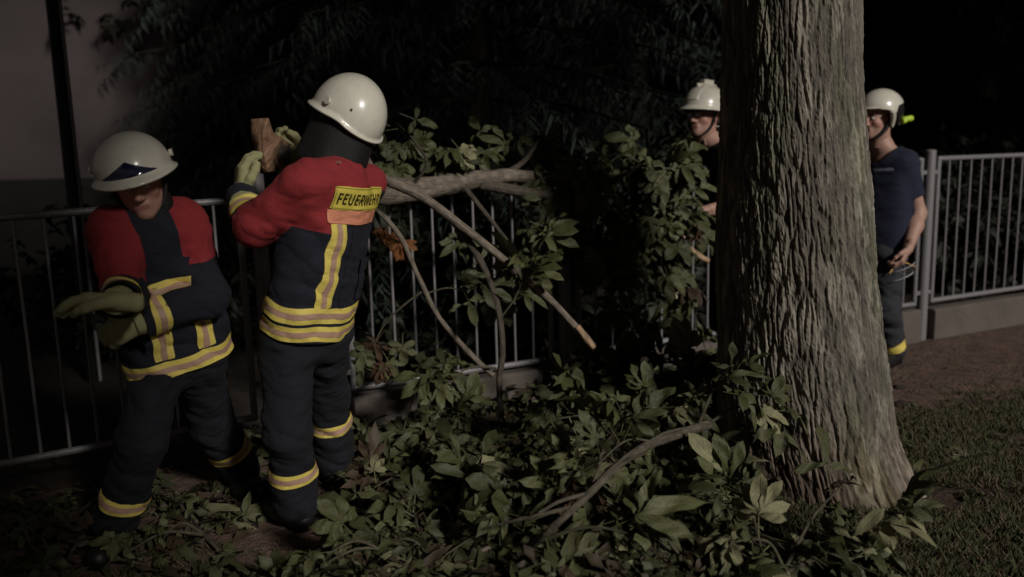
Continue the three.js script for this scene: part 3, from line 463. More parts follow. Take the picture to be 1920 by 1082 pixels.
function person(label, J, o) {
  const ground = V((J.HL.x + J.HR.x) / 2, 0, (J.HL.z + J.HR.z) / 2), P = thing('person', label, 'person', ground, o.group);
  const hm = headMatrix(J.H, o.hf, o.hu), SM = lerpV(J.SL, J.SR, 0.5), HM = lerpV(J.HL, J.HR, 0.5), U = SM.clone().sub(HM).normalize(), Lv = J.SL.clone().sub(J.SR).addScaledVector(U, -J.SL.clone().sub(J.SR).dot(U)).normalize(), F = Lv.clone().cross(U);
  const loc = (p) => { const d = p.clone().sub(SM); return [d.dot(Lv), d.dot(U), d.dot(F)]; };
  const toW = (l, u, f) => SM.clone().addScaledVector(Lv, l).addScaledVector(U, u).addScaledVector(F, f);
  const th = U.dot(SM.clone().sub(HM));
  // body: one continuous figure under the clothes
  const neck = V(0, -0.12, -0.03).applyMatrix4(hm);
  const B = [cap(toW(0.08, -0.02, 0), lerpV(J.HL, HM, 0.4), 0.07, 0.07), cap(toW(-0.08, -0.02, 0), lerpV(J.HR, HM, 0.4), 0.07, 0.07), cap(SM, HM, 0.075, 0.08), cap(J.SL, J.SR, 0.055), cap(toW(0, 0.02, -0.01), neck, 0.066, 0.06), cap(toW(0.1, 0.0, -0.01), lerpV(SM, neck, 0.75), 0.05, 0.055), cap(toW(-0.1, 0.0, -0.01), lerpV(SM, neck, 0.75), 0.05, 0.055)];
  for (const [s, e, w] of [[J.SL, J.EL, J.WL], [J.SR, J.ER, J.WR]]) B.push(cap(s, e, 0.054, 0.046), cap(e, lerpV(e, w, 0.35), 0.045, 0.048), cap(lerpV(e, w, 0.35), w, 0.048, 0.031));
  for (const [h, k, a, t] of [[J.HL, J.KL, J.AL, J.TL], [J.HR, J.KR, J.AR, J.TR]]) B.push(cap(h, k, 0.085, 0.056), cap(k, lerpV(k, a, 0.35), 0.054, 0.056), cap(lerpV(k, a, 0.35), a, 0.056, 0.038), cap(a.clone().add(V(0, -0.04, 0)), t.clone().add(V(0, 0.01, 0)), 0.036, 0.028));
  const all = [J.SL, J.SR, J.EL, J.ER, J.WL, J.WR, J.HL, J.HR, J.KL, J.KR, J.AL, J.AR, J.TL, J.TR, neck];
  const bg = [paint(nets(uni(B, 0.03), ...boundsOf(all, 0.14), 0.0125), () => SKIN), headGeo(hm, o.beard ?? 0)];
  for (const h of o.bare ?? []) bg.push(paint(handGeo(h.W, h.dir, h.palm, h.side, h.curl, 0, h.thumb ?? 0.5), (p) => SKIN.map((v) => v * (1 + 0.1 * noise(p.x * 70, p.y * 70, p.z * 70)))));
  part('body', merge(bg), MAT.skin, P);
  // trousers
  {
    const T = [cap(lerpV(J.HL, HM, 0.1), lerpV(J.HR, HM, 0.1), 0.108)];
    T.push(cap(HM, HM.clone().addScaledVector(U, 0.12), 0.112, 0.1));
    for (const [h, k, a] of [[J.HL, J.KL, J.AL], [J.HR, J.KR, J.AR]]) T.push(cap(h, k, 0.102, 0.086), cap(k, a, 0.086, o.cuff ?? 0.086));
    const b = uni(T, 0.045), f = (x, y, z) => b(x, y, z) + 0.008 * noise(x * 8, y * 13, z * 8) - 0.022 * (Math.abs(noise(x * 6, y * 10 + x * 4, z * 6)) - 0.18) - 0.009 * (Math.abs(noise(x * 14, y * 24 + z * 8, z * 14)) - 0.2);
    const top = HM.clone().addScaledVector(U, 0.1), cut = 0.075;
    let g = nets(f, ...boundsOf([J.HL, J.HR, J.KL, J.KR, J.AL, J.AR, HM], 0.24), 0.0115);
    g = clip(g, (p) => Math.min(p.y - cut, 0.1 - p.clone().sub(HM).dot(U)));
    const tr = part('trousers', g, o.trouserM ?? MAT.trouser, P);
    for (const [k, a, t0, w, M2, M1] of o.legBands ?? []) { const d = a.clone().sub(k), L = d.length(); d.divideScalar(L); const near = (p) => 0.13 - Math.hypot(...p.clone().sub(k).addScaledVector(d, -p.clone().sub(k).dot(d)).toArray()); const fld = (p, c, h) => Math.min(h - Math.abs(p.clone().sub(k).dot(d) - c), near(p)); tr.add; part('reflective_band', clip(g0(tr), (p) => fld(p, t0 * L, w), 0.004), M1 ?? MAT.yellow, tr); part('reflective_stripe', clip(g0(tr), (p) => fld(p, t0 * L, w * 0.42), 0.0055), M2 ?? MAT.silver, tr); }
  }
  // boots
  for (const [k, a, t] of [[J.KL, J.AL, J.TL], [J.KR, J.AR, J.TR]]) {
    const d = t.clone().sub(a).setY(0).normalize(), hl = a.clone().addScaledVector(d, -0.035).setY(Math.max(0.05, t.y + 0.01)), toe = t.clone().setY(t.y + 0.012);
    const q = uni([cap(lerpV(a, k, 0.4), a, 0.06, 0.055), cap(a, hl, 0.055, 0.048), cap(hl, toe, 0.046, 0.042), cap(a, lerpV(hl, toe, 0.6), 0.05, 0.042)], 0.03);
    const y0 = Math.min(hl.y, toe.y) - 0.045;
    const b = part('boot', nets((x, y, z) => Math.max(q(x, y, z), y0 - y), ...boundsOf([a, hl, toe, lerpV(a, k, 0.4)], 0.09), 0.0085), MAT.boot, P);
    part('sole', clip(g0(b), (p) => 0.022 - (p.y - y0), 0.004), MAT.black, b);
  }
  // jacket or shirt
  const arms = [[J.SL, J.EL, J.WL], [J.SR, J.ER, J.WR]];
  const pad = o.shirt ? 0.8 : 1, pt = o.shirt ? 0.86 : 1;
  const Tq = [cap(toW(0.095, -0.03, 0), toW(0.085, -th - 0.12, 0), 0.092 * pt + 0.02, 0.11 * pt + 0.012), cap(toW(-0.095, -0.03, 0), toW(-0.085, -th - 0.12, 0), 0.092 * pt + 0.02, 0.11 * pt + 0.012), cap(toW(0, -0.02, 0), toW(0, -th - 0.12, 0), 0.112 * pt + 0.015, 0.118 * pt + 0.02), cap(J.SL, J.SR, 0.072 * pad + 0.008), cap(toW(0, 0.0, 0), lerpV(SM, neck, 0.5), 0.08 * pad, 0.072 * pad), ...(o.shirt ? [cap(toW(0.11, 0.0, -0.01), lerpV(SM, neck, 0.7), 0.066, 0.068), cap(toW(-0.11, 0.0, -0.01), lerpV(SM, neck, 0.7), 0.066, 0.068)] : [])];
  const dT = uni(Tq, 0.05), dU = arms.map(([s, e]) => cap(s, e, 0.078 * pad + 0.008, 0.064 * pad + 0.01)), dF = arms.map(([s, e, w]) => cap(e, w, 0.066, 0.055));
  const list = [dT, ...dU, ...(o.shirt ? [] : dF)];
  const f = (x, y, z) => { let d = list[0](x, y, z); for (let i = 1; i < list.length; i++) d = smin(d, list[i](x, y, z), 0.035); return d + (o.shirt ? 0.4 : 1) * (0.009 * noise(x * 6.5, y * 9, z * 6.5) - 0.022 * (Math.abs(noise(x * 6 + y * 3, y * 9, z * 6 - y * 3)) - 0.18) - 0.009 * (Math.abs(noise(x * 14 + y * 9, y * 19, z * 14)) - 0.2)); };
  const hem = o.hem ?? -th - 0.04, nk = o.shirt ? 0.055 : 0.13;
  const pts = [J.SL, J.SR, J.EL, J.ER, J.HL, J.HR, SM.clone().addScaledVector(U, 0.1), ...(o.shirt ? [] : [J.WL, J.WR])];
  let g = clip(nets(f, ...boundsOf(pts, 0.19), 0.0105), (p) => { const [l, u, ff] = loc(p); let v = Math.max(u - hem, Math.min(dT(p.x, p.y, p.z) - Math.min(...dU.map((q) => q(p.x, p.y, p.z)), ...dF.map((q) => q(p.x, p.y, p.z))), 0.5)); if (o.shirt) { const n = Math.hypot(l, (ff - 0.01)); v = Math.min(v, Math.max(nk - 0.02 + 0.35 * -ff - u, n - 0.11)); for (const [s, e] of arms) { const d = e.clone().sub(s), q = p.clone().sub(s).dot(d) / d.lengthSq(), e2 = p.distanceTo(lerpV(s, e, 0.85)); v = Math.min(v, Math.max(0.66 - q, dU[arms.findIndex((a) => a[1] === e)](p.x, p.y, p.z) - dT(p.x, p.y, p.z) + 0.0 > 0 ? 1 : -1)); } } else v = Math.min(v, nk - u + (Math.hypot(l, ff) > 0.16 ? 1 : 0)); for (const [s, e, w] of o.shirt ? [] : arms) { const d = w.clone().sub(e); v = Math.min(v, Math.max(0.95 - p.clone().sub(e).dot(d) / d.lengthSq(), p.distanceTo(w) - 0.14)); } return v; });
  const C = { P, loc, g, dT, dU, dF, arms, hem, th, hm, toW, SM, U, F, Lv, neck };
  if (o.shirt) { C.jacket = part('t_shirt', g.clone(), o.shirt, P); }
  else {
    const D = (p) => { const t = dT(p.x, p.y, p.z), us = dU.map((q) => q(p.x, p.y, p.z)), fs = dF.map((q) => q(p.x, p.y, p.z)); const u = Math.min(...us), w = Math.min(...fs); return [t, u, w]; };
    const red = (p) => { const [, u] = loc(p), [t, a, w] = D(p); const [l, , ff] = loc(p); return Math.min(o.flap ? Math.min(Math.max(Math.abs(l + 0.02) - 0.07, -ff - 0.02), Math.max(0.03 - l, u + 0.13)) : 1, Math.max(Math.min(u - o.yoke + (o.flank ?? 0) * sst(0.03, 0.13, l), w - Math.min(t, a) + 0.01), Math.min(t - a - 0.005, w - a + (o.redTo ?? 0.0)))); };
    const R = clip(g, red), N = clip(g, (p) => -red(p));
    C.jacket = part('jacket', N, MAT.navy, P);
    C.yoke = part('jacket_yoke', R, MAT.red, P);
    if (o.piping) part('piping', clip(g, (p) => { const [, u] = loc(p), [t, a, w] = D(p); return Math.min(0.006 - Math.abs(u - o.yoke), Math.min(a, w) - t + 0.01, o.flap ? Math.max(Math.abs(loc(p)[0] + 0.02) - 0.062, -loc(p)[2] - 0.02) : 1); }, 0.003), MAT.piping, C.yoke);
    C.D = D;
    C.strip = (fld, off, m, name = 'reflective_band', to = C.jacket) => part(name, clip(g, fld, off), m, to);
    // y / silver / y band round the torso between u0 and u1
    C.hoop = (u0, u1, ok = () => 1) => { const c = (u0 + u1) / 2, h = (u1 - u0) / 2, f2 = (hh) => (p) => { const [l, u, ff] = loc(p), [t, a, w] = D(p); return Math.min(hh - Math.abs(u - c - 0.02 * noise(l * 7, ff * 7)), Math.max(0.028 - t, Math.min(a, w) - t), ok(l, u, ff)); }; C.strip(f2(h), 0.004, MAT.yellow); C.strip(f2(h * 0.36), 0.0055, MAT.silver, 'reflective_stripe'); };
    C.vert = (l0, l1, u0, u1, sgn) => { const c = (l0 + l1) / 2, h = (l1 - l0) / 2, f2 = (hh) => (p) => { const [l, u, ff] = loc(p), [t, a, w] = D(p); return Math.min(hh - Math.abs(l - c - 0.012 * noise(u * 9)), u - u0, u1 - u, ff * sgn, Math.min(a, w) - t + 0.02); }; C.strip(f2(h), 0.0045, MAT.yellow); C.strip(f2(h * 0.34), 0.006, MAT.silver, 'reflective_stripe'); };
    C.sleeve = (i, t0, w0) => { const [, e, w] = arms[i], d = w.clone().sub(e), L = d.length(); d.divideScalar(L); const f2 = (hh) => (p) => { const q = p.clone().sub(e), a = q.dot(d), r = q.addScaledVector(d, -a).length(); return Math.min(hh - Math.abs(a - t0 * L), 0.105 - r); }; C.strip(f2(w0), 0.004, MAT.yellow); C.strip(f2(w0 * 0.36), 0.0055, MAT.silver, 'reflective_stripe'); };
    const ng = uni([cap(lerpV(SM, neck, 0.45), lerpV(SM, neck, 1.0), 0.1, 0.092)], 0.01), nu = (p) => p.clone().sub(SM).dot(neck.clone().sub(SM).normalize());
    part('collar', nets((x, y, z) => ng(x, y, z) + 0.006 * noise(x * 20, y * 30, z * 20), ...boundsOf([SM, neck], 0.15), 0.009), MAT.leather, P);
  }
  for (const h of o.gloves ?? []) {
    const gl = part('glove', handGeo(h.W, h.dir, h.palm, h.side, h.curl, 0.0062, h.thumb ?? 0.5, 0.004), h.m ?? MAT.glove, P), d = h.dir.clone().normalize(), f0 = h.from.clone().sub(h.W).normalize();
    part('cuff', tube([h.W.clone().addScaledVector(f0, 0.1), h.W.clone().addScaledVector(f0, 0.04), h.W.clone().addScaledVector(d, 0.015)], (t) => mix(0.066, 0.043, t ** 0.6), 14, 22, 0.1), h.cm ?? MAT.glove, gl);
  }
  return C;
}
const g0 = (m) => { const g = m.geometry.clone(), o = V(0, 0, 0); let p = m.parent; while (p && p !== scene) { o.add(p.position); p = p.parent; } g.translate(o.x, o.y, o.z); return g; };
function dinHelmet(C, o = {}) {
  const f = helmetShell(o.front ?? 0.04, o.back ?? 0.03, o.ry, o.ridged ?? true), raw = nets(f, H_LO, H_HI, 0.0045), m = C.hm;
  const h = part('helmet', raw.clone().applyMatrix4(m), o.m ?? MAT.white, C.P);
  part('helmet_rim', tube(Array.from({ length: 33 }, (_, i) => { const a = i / 32 * 6.2832, s = Math.sin(a), c = Math.cos(a), e = 1.1 + ((o.front ?? 0.04) - 0.015) / 0.153 * Math.max(0, c) ** 2 + ((o.back ?? 0.03) - 0.015) / 0.153 * Math.max(0, -c) ** 2, z = c * 0.153 * e - 0.008; return V(s * 0.13 * e, 0.034 + 0.1 * z - 0.5 * Math.max(0, -z - 0.09) - 0.09 * (e - 1), z); }), 0.0055, 64, 8, 0, false).applyMatrix4(m), o.rim ?? MAT.white, h);
  part('helmet_liner', nets((x, y, z) => Math.max(ell(V(0, 0.045, -0.008), 0.121, (o.ry ?? 0.148) - 0.011, 0.144)(x, y, z), -ell(V(0, 0.045, -0.008), 0.109, (o.ry ?? 0.148) - 0.023, 0.132)(x, y, z), 0.022 - y), V(-0.15, 0, -0.18), V(0.15, 0.2, 0.16), 0.006).applyMatrix4(m), MAT.black, h);
  if (o.shield) part('front_shield', clip(raw, (p) => Math.min(p.z - 0.05, 0.05 - (p.y - 0.062) * 1.15 - Math.abs(p.x) * 0.62, p.y - 0.055, helmetOut(p)), 0.003).applyMatrix4(m), MAT.visor, h);
  for (const s of [-1, 1]) { const k = new THREE.CylinderGeometry(0.012, 0.014, 0.012, 14); k.rotateZ(Math.PI / 2); k.translate(s * 0.137, 0.068, -0.03); part('knob', k.applyMatrix4(m), o.rim ?? MAT.white, h); const r = new THREE.SphereGeometry(0.0045, 8, 6); r.translate(s * 0.095, 0.07, -0.118); part('rivet', r.applyMatrix4(m), MAT.black, h); }
  part('chin_strap', strapGeo(m), MAT.leather, h);
  return h;
}
const helmetOut = (p) => Math.hypot(p.x / 0.132, (p.y - 0.045) / 0.132, (p.z + 0.008) / 0.155) - 0.985;
const faceTo = (x, y, z) => V(x, y, z).normalize();

// --- first helper: back to us, carrying the limb's end, head turned up to the left
{
  const J = { H: at(643, 236, 3.3), SL: at(572, 350, 3.05), SR: at(680, 347, 3.38), EL: at(476, 428, 3.06), WL: at(453, 362, 3.24), ER: at(640, 415, 3.68), WR: at(560, 300, 3.72), HL: at(538, 630, 3.17), HR: at(606, 630, 3.31), KL: at(540, 805, 3.12), AL: at(556, 975, 3.22), TL: at(518, 1010, 3.31), KR: at(612, 735, 3.5), AR: at(628, 868, 3.66), TR: at(596, 885, 3.76) };
  J.TL.y = J.TR.y = 0.045; J.AL.y = Math.max(J.AL.y, 0.11); J.AR.y = Math.max(J.AR.y, 0.11);
  const C = person('helper in white helmet seen from behind, jacket lettered across the back, shouldering the limb', J, {
    hf: faceTo(-0.72, 0.3, -0.6), hu: faceTo(0.36, 0.92, -0.05), yoke: 0.01, flank: 0.16, redTo: 0.004, hem: -0.575, group: null,
    legBands: [[J.KL, J.AL, 0.52, 0.028], [J.KR, J.AR, 0.38, 0.027]],
    gloves: [{ W: J.WL, dir: faceTo(0.02, 1, -0.15), palm: faceTo(0.8, 0, -0.5), side: 'left', curl: 0.5, from: J.EL, m: MAT.glove, cm: MAT.glove }, { W: J.WR, dir: faceTo(-0.6, 0.7, 0.1), palm: faceTo(0, 0.6, 0.8), side: 'right', curl: 0.6, from: J.ER }],
  });
  C.hoop(C.hem + 0.004, C.hem + 0.062); C.hoop(C.hem + 0.074, C.hem + 0.134);
  C.vert(0.065, 0.14, C.hem + 0.14, -0.115, -1);
  const fld = (l0, l1, u0, u1) => (p) => { const [l, u, f] = C.loc(p), [t, a, w] = C.D(p); return Math.min(l - l0, l1 - l, u - u0, u1 - u, -f - 0.02, w - t); };
  const L0 = -0.14, L1 = 0.15, U0 = -0.06, U1 = 0.024;
  const pg = clip(C.g, fld(L0, L1, U0, U1), 0.0065), q = V(0, 0, 0), uv = pg.attributes.uv; for (let i = 0; i < uv.count; i++) { const [l, u] = C.loc(q.fromBufferAttribute(pg.attributes.position, i)); uv.setXY(i, (L1 - l) / (L1 - L0), (u - U0) / (U1 - U0)); }
  part('back_panel', pg, new THREE.MeshStandardMaterial({ map: FEU, roughness: 0.6 }), C.jacket);
  C.strip(fld(L0 + 0.015, L1 + 0.005, -0.113, -0.062), 0.005, MAT.orange, 'orange_patch');
  C.sleeve(0, 0.42, 0.042);
  C.strip(fld(-0.2, -0.075, C.hem + 0.16, C.hem + 0.3), 0.007, MAT.navy, 'pocket'); C.strip(fld(-0.21, -0.065, C.hem + 0.27, C.hem + 0.33), 0.012, MAT.navy, 'pocket_flap');
  C.strip((p) => { const [l, u, f] = C.loc(p), [t, a, w] = C.D(p); return Math.min(0.003 - Math.abs(l - 0.02 - 0.004 * Math.sin(u * 30)), -0.115 - u, u - C.hem - 0.14, -f, Math.min(a, w) - t); }, 0.0035, MAT.navy, 'seam');
  const h = dinHelmet(C, { front: 0.012, back: -0.004, ridged: false, ry: 0.16 });
  part('neck_guard', band(C.hm, 0.118, 0.142, 0.035, -0.19, -2.0, 2.0, 0.06), MAT.leather, h);
  part('label', box(0.02, 0.008, 0.003, V(0, 0, 0)).applyMatrix4(new THREE.Matrix4().makeRotationY(-0.6)).translate(...C.toW(0.09, 0.1, -0.055).toArray()), MAT.silver, C.jacket);
}
// --- second helper: leaning in from the left, facing us
{
  const J = { H: at(258, 340, 3.08), SL: at(345, 430, 3.24), SR: at(214, 432, 3.06), ER: at(232, 556, 2.92), WR: at(222, 566, 2.69), EL: at(392, 560, 3.16), WL: at(258, 606, 2.98), HL: at(372, 668, 3.3), HR: at(300, 672, 3.18), KR: at(266, 830, 3.06), AR: at(222, 1000, 3.12), TR: at(186, 1062, 2.9), KL: at(395, 790, 3.46), AL: at(452, 905, 3.62), TL: at(458, 945, 3.5) };
  J.TL.y = J.TR.y = 0.045; J.AL.y = Math.max(0.11, J.AL.y); J.AR.y = Math.max(0.11, J.AR.y);
  const C = person('helper in white helmet with a dark front badge, leaning over at the far left', J, {
    hf: faceTo(0.3, -0.24, 0.92), hu: faceTo(-0.14, 0.95, 0.25), yoke: -0.1, redTo: -0.012, flap: 1, hem: -0.53,
    legBands: [[J.KR, J.AR, 0.69, 0.026, MAT.silver], [J.KL, J.AL, 0.55, 0.026]],
    gloves: [{ W: J.WR, dir: faceTo(-0.95, 0.12, 0.2), palm: faceTo(0, -0.9, 0.4), side: 'right', curl: 0.3, from: J.ER }, { W: J.WL, dir: faceTo(-0.85, -0.35, 0.2), palm: faceTo(-0.2, -0.3, -0.9), side: 'left', curl: 0.55, from: J.EL }],
  });
  C.hoop(C.hem + 0.004, C.hem + 0.066); C.hoop(-0.225, -0.16, (l, u, f) => f);
  C.vert(0.03, 0.1, C.hem + 0.07, -0.24, 1); C.vert(-0.13, -0.06, C.hem + 0.07, -0.24, 1);
  C.sleeve(0, 0.74, 0.03); C.sleeve(1, 0.55, 0.03);
  dinHelmet(C, { shield: 1, front: 0.035, back: 0.02, ridged: false, ry: 0.132 });
}
// --- third helper: mostly behind the trunk, looking left, glasses
{
  const J = { H: at(1320, 218, 5.4), SL: at(1374, 290, 5.22), SR: at(1334, 290, 5.56), EL: at(1384, 385, 5.16), WL: at(1318, 396, 5.02), ER: at(1322, 392, 5.5), WR: at(1300, 440, 5.3), HL: at(1376, 475, 5.34), HR: at(1358, 475, 5.5), KL: at(1376, 580, 5.3), AL: at(1384, 676, 5.36), TL: at(1360, 690, 5.32), KR: at(1352, 580, 5.52), AR: at(1360, 672, 5.6), TR: at(1336, 684, 5.58) };
  J.TL.y = J.TR.y = 0.045; J.AL.y = J.AR.y = 0.11;
  const C = person('helper in glasses and a dark T-shirt looking left from behind the trunk', J, {
    hf: faceTo(-0.76, 0.07, 0.62), hu: faceTo(0, 1, 0), shirt: MAT.teeBlack, hem: -0.52, beard: 0.25,
    bare: [{ W: J.WL, dir: faceTo(-0.9, -0.3, 0.1), palm: faceTo(0, -1, 0), side: 'left', curl: 0.8 }, { W: J.WR, dir: faceTo(-0.8, -0.6, 0.2), palm: faceTo(0.2, -0.3, 0.9), side: 'right', curl: 0.7 }],
  });
  dinHelmet(C, { front: 0.035, back: 0.03 });
  const cr = cap(V(0, 0.19, 0.03), V(0, 0.195, -0.05), 0.018), K = new THREE.BoxGeometry(0.035, 0.03, 0.09, 2, 2, 2); K.translate(0, 0.207, -0.01); part('crest', K.applyMatrix4(C.hm), MAT.white, C.P.children.find((c) => c.name === 'helmet'));
  const gl = part('glasses', merge([...[-1, 1].map((s) => new THREE.TorusGeometry(0.022, 0.0022, 6, 20).scale(1.1, 0.8, 1).translate(s * 0.031, 0.0, 0.103)), ...[-1, 1].map((s) => tube([V(s * 0.055, 0.004, 0.1), V(s * 0.078, 0.006, 0.04), V(s * 0.084, 0.0, -0.02)], 0.002, 6, 6)), tube([V(-0.009, 0.002, 0.104), V(0.009, 0.002, 0.104)], 0.002, 2, 6)]).applyMatrix4(C.hm), MAT.black, C.P);
  for (const s of [-1, 1]) part('lens', new THREE.CylinderGeometry(0.021, 0.021, 0.001, 20).rotateX(Math.PI / 2).scale(1.1, 0.8, 1).translate(s * 0.031, 0, 0.103).applyMatrix4(C.hm), new THREE.MeshPhysicalMaterial({ transmission: 1, roughness: 0.05, thickness: 0 }), gl);
}
// --- fourth helper: right of the trunk in a navy T-shirt
let goggleHand;
{
  const J = { H: at(1646, 224, 5.5), SL: at(1699, 306, 5.4), SR: at(1620, 303, 5.62), EL: at(1722, 400, 5.4), WL: at(1702, 468, 5.24), ER: at(1606, 400, 5.6), WR: at(1600, 465, 5.46), HL: at(1664, 482, 5.4), HR: at(1634, 482, 5.54), KL: at(1660, 580, 5.34), AL: at(1673, 672, 5.46), TL: at(1656, 690, 5.34), KR: at(1628, 580, 5.5), AR: at(1632, 668, 5.64), TR: at(1614, 684, 5.54) };
  J.TL.y = J.TR.y = 0.045; J.AL.y = J.AR.y = 0.11;
  goggleHand = J.WL;
  const C = person('helper in a navy T-shirt and a helmet with a yellow lamp, right of the trunk', J, {
    hf: faceTo(-0.9, 0.04, 0.42), hu: faceTo(0.02, 1, 0), shirt: MAT.tee, hem: -0.56, beard: 0.2, trouserM: cloth(0.03, 0.031, 0.038), cuff: 0.08,
    legBands: [[J.KL, J.AL, 0.8, 0.028, MAT.yellow, MAT.yellow]],
    bare: [{ W: J.WL, dir: faceTo(-0.45, -0.9, 0.15), palm: faceTo(-0.75, 0.2, -0.5), side: 'left', curl: 0.75 }, { W: J.WR, dir: faceTo(-0.2, -1, 0), palm: faceTo(0.8, 0, -0.3), side: 'right', curl: 0.5 }],
  });
  const L0 = -0.02, L1 = 0.12, U0 = -0.075, U1 = -0.02, pg = clip(C.g, (p) => { const [l, u, f] = C.loc(p); return Math.min(l - L0, L1 - l, u - U0, u1(u, U1), f); }, 0.003), q = V(0, 0, 0), uv = pg.attributes.uv;
  for (let i = 0; i < uv.count; i++) { const [l, u] = C.loc(q.fromBufferAttribute(pg.attributes.position, i)); uv.setXY(i, (l - L0) / (L1 - L0), (u - U0) / (U1 - U0)); }
  part('chest_print', pg, new THREE.MeshStandardMaterial({ map: TEE, roughness: 0.8 }), C.jacket);
  // helmet: rounded white shell over dark side plates
  const ctr = V(0, 0.058, -0.022), outE = ell(ctr, 0.128, 0.135, 0.15), inE = ell(ctr, 0.115, 0.122, 0.137), low = (z) => z > 0 ? 0.047 + 0.12 * z : 0.047 + 0.85 * z;
  const raw = nets((x, y, z) => Math.max(outE(x, y, z) - 0.006 * Math.max(0, Math.sin(y * 60)) * 0, -inE(x, y, z), Math.max(low(z), -0.05) - y), V(-0.16, -0.07, -0.2), V(0.16, 0.2, 0.16), 0.0045);
  const side = (p) => Math.min(-0.01 - p.z - 0.35 * (p.y - 0.03), 0.105 - 0.3 * (p.z + 0.1) - p.y);
  const h = part('helmet', clip(raw, (p) => -side(p)).applyMatrix4(C.hm), MAT.white, C.P);
  part('side_panel', clip(raw, side, -0.002).applyMatrix4(C.hm), MAT.black, h);
  part('trim', tube([V(0.06, 0.12, -0.135), V(0.05, 0.07, -0.163), V(0.04, 0.02, -0.166), V(0.035, -0.03, -0.153)], 0.004, 12, 6).applyMatrix4(C.hm), MAT.white, h);
  part('ear_arm', tube([V(0.128, 0.05, 0.02), V(0.118, 0.0, 0.0), V(0.104, -0.05, -0.008)], [0.02, 0.011], 10, 10).applyMatrix4(C.hm), MAT.white, h);
  part('peak', nets((x, y, z) => Math.max(ell(V(0, 0.06, 0), 0.112, 0.03, 0.152)(x, y, z), Math.abs(y - 0.066 + (z - 0.1) * 0.1) - 0.006, 0.07 - z), V(-0.14, 0, 0.05), V(0.14, 0.09, 0.19), 0.005).applyMatrix4(C.hm), MAT.white, h);
  const lamp = part('helmet_lamp', merge([tube([V(0.05, 0.0, -0.158), V(0.07, 0.012, -0.215)], 0.019, 4, 14), tube([V(0.07, 0.012, -0.214), V(0.073, 0.014, -0.222)], 0.016, 2, 14)]).applyMatrix4(C.hm), MAT.lime, h);
  part('lamp_clip', tube([V(0.085, -0.012, -0.12), V(0.09, -0.006, -0.14)], 0.016, 3, 12).applyMatrix4(C.hm), MAT.lime, lamp);
  part('chin_strap', strapGeo(C.hm, 0.013, -0.01), MAT.leather, h);
  part('nape_strap', band(C.hm, 0.09, 0.105, 0.0, -0.06, -1.6, 1.6, -0.08), MAT.leather, h);
}
function u1(u, b) { return b - u; }
// ---------------------------------------------------------------- broken limb and cut branches
function addLeaf(o, p, dir, up, kind, s = 1) {
  const ms = LMAT[kind], m = new THREE.Mesh(LEAF[Math.floor(rnd() * LEAF.length)], ms[Math.floor(rnd() * ms.length)]);
  m.name = 'leaf'; m.castShadow = m.receiveShadow = true; m.position.copy(p).sub(o.position); m.quaternion.copy(quatFor(dir, up)); m.scale.setScalar(s); o.add(m);
}
const pickKind = (w) => { const r = rnd(); return r < w[0] ? 'pale' : r < w[0] + w[1] * 0.45 ? 'brown' : 'green'; };
function leafyTwig(o, pts, r, n, w = [0.07, 0.05], s = [0.8, 1.15], tip = true, lift = 0.35, low = 0.015) {
  part('twig', tube(pts, [r, r * 0.45], 14, 7, 0.12), MAT.twig, o);
  const c = new THREE.CatmullRomCurve3(pts, false, 'centripetal');
  for (let i = 0; i < n; i++) { const t = mix(tip ? 0.3 : 0.05, 1, Math.sqrt((i + rnd()) / n)), p = c.getPoint(cl(t)), tg = c.getTangent(cl(t)); const d = rdir().multiplyScalar(0.9).add(tg.multiplyScalar(0.8)).add(V(0, lift, 0)).normalize(); if (p.y + d.y * 0.22 < low) d.y = (low - p.y) / 0.22 + 0.1; addLeaf(o, p, d, V(rr(-0.7, 0.7), 1, rr(-0.4, 1.0)), pickKind(w), rr(...s)); }
}
const gpts = (list) => list.map(([x, y, h]) => gp(x, y, h));
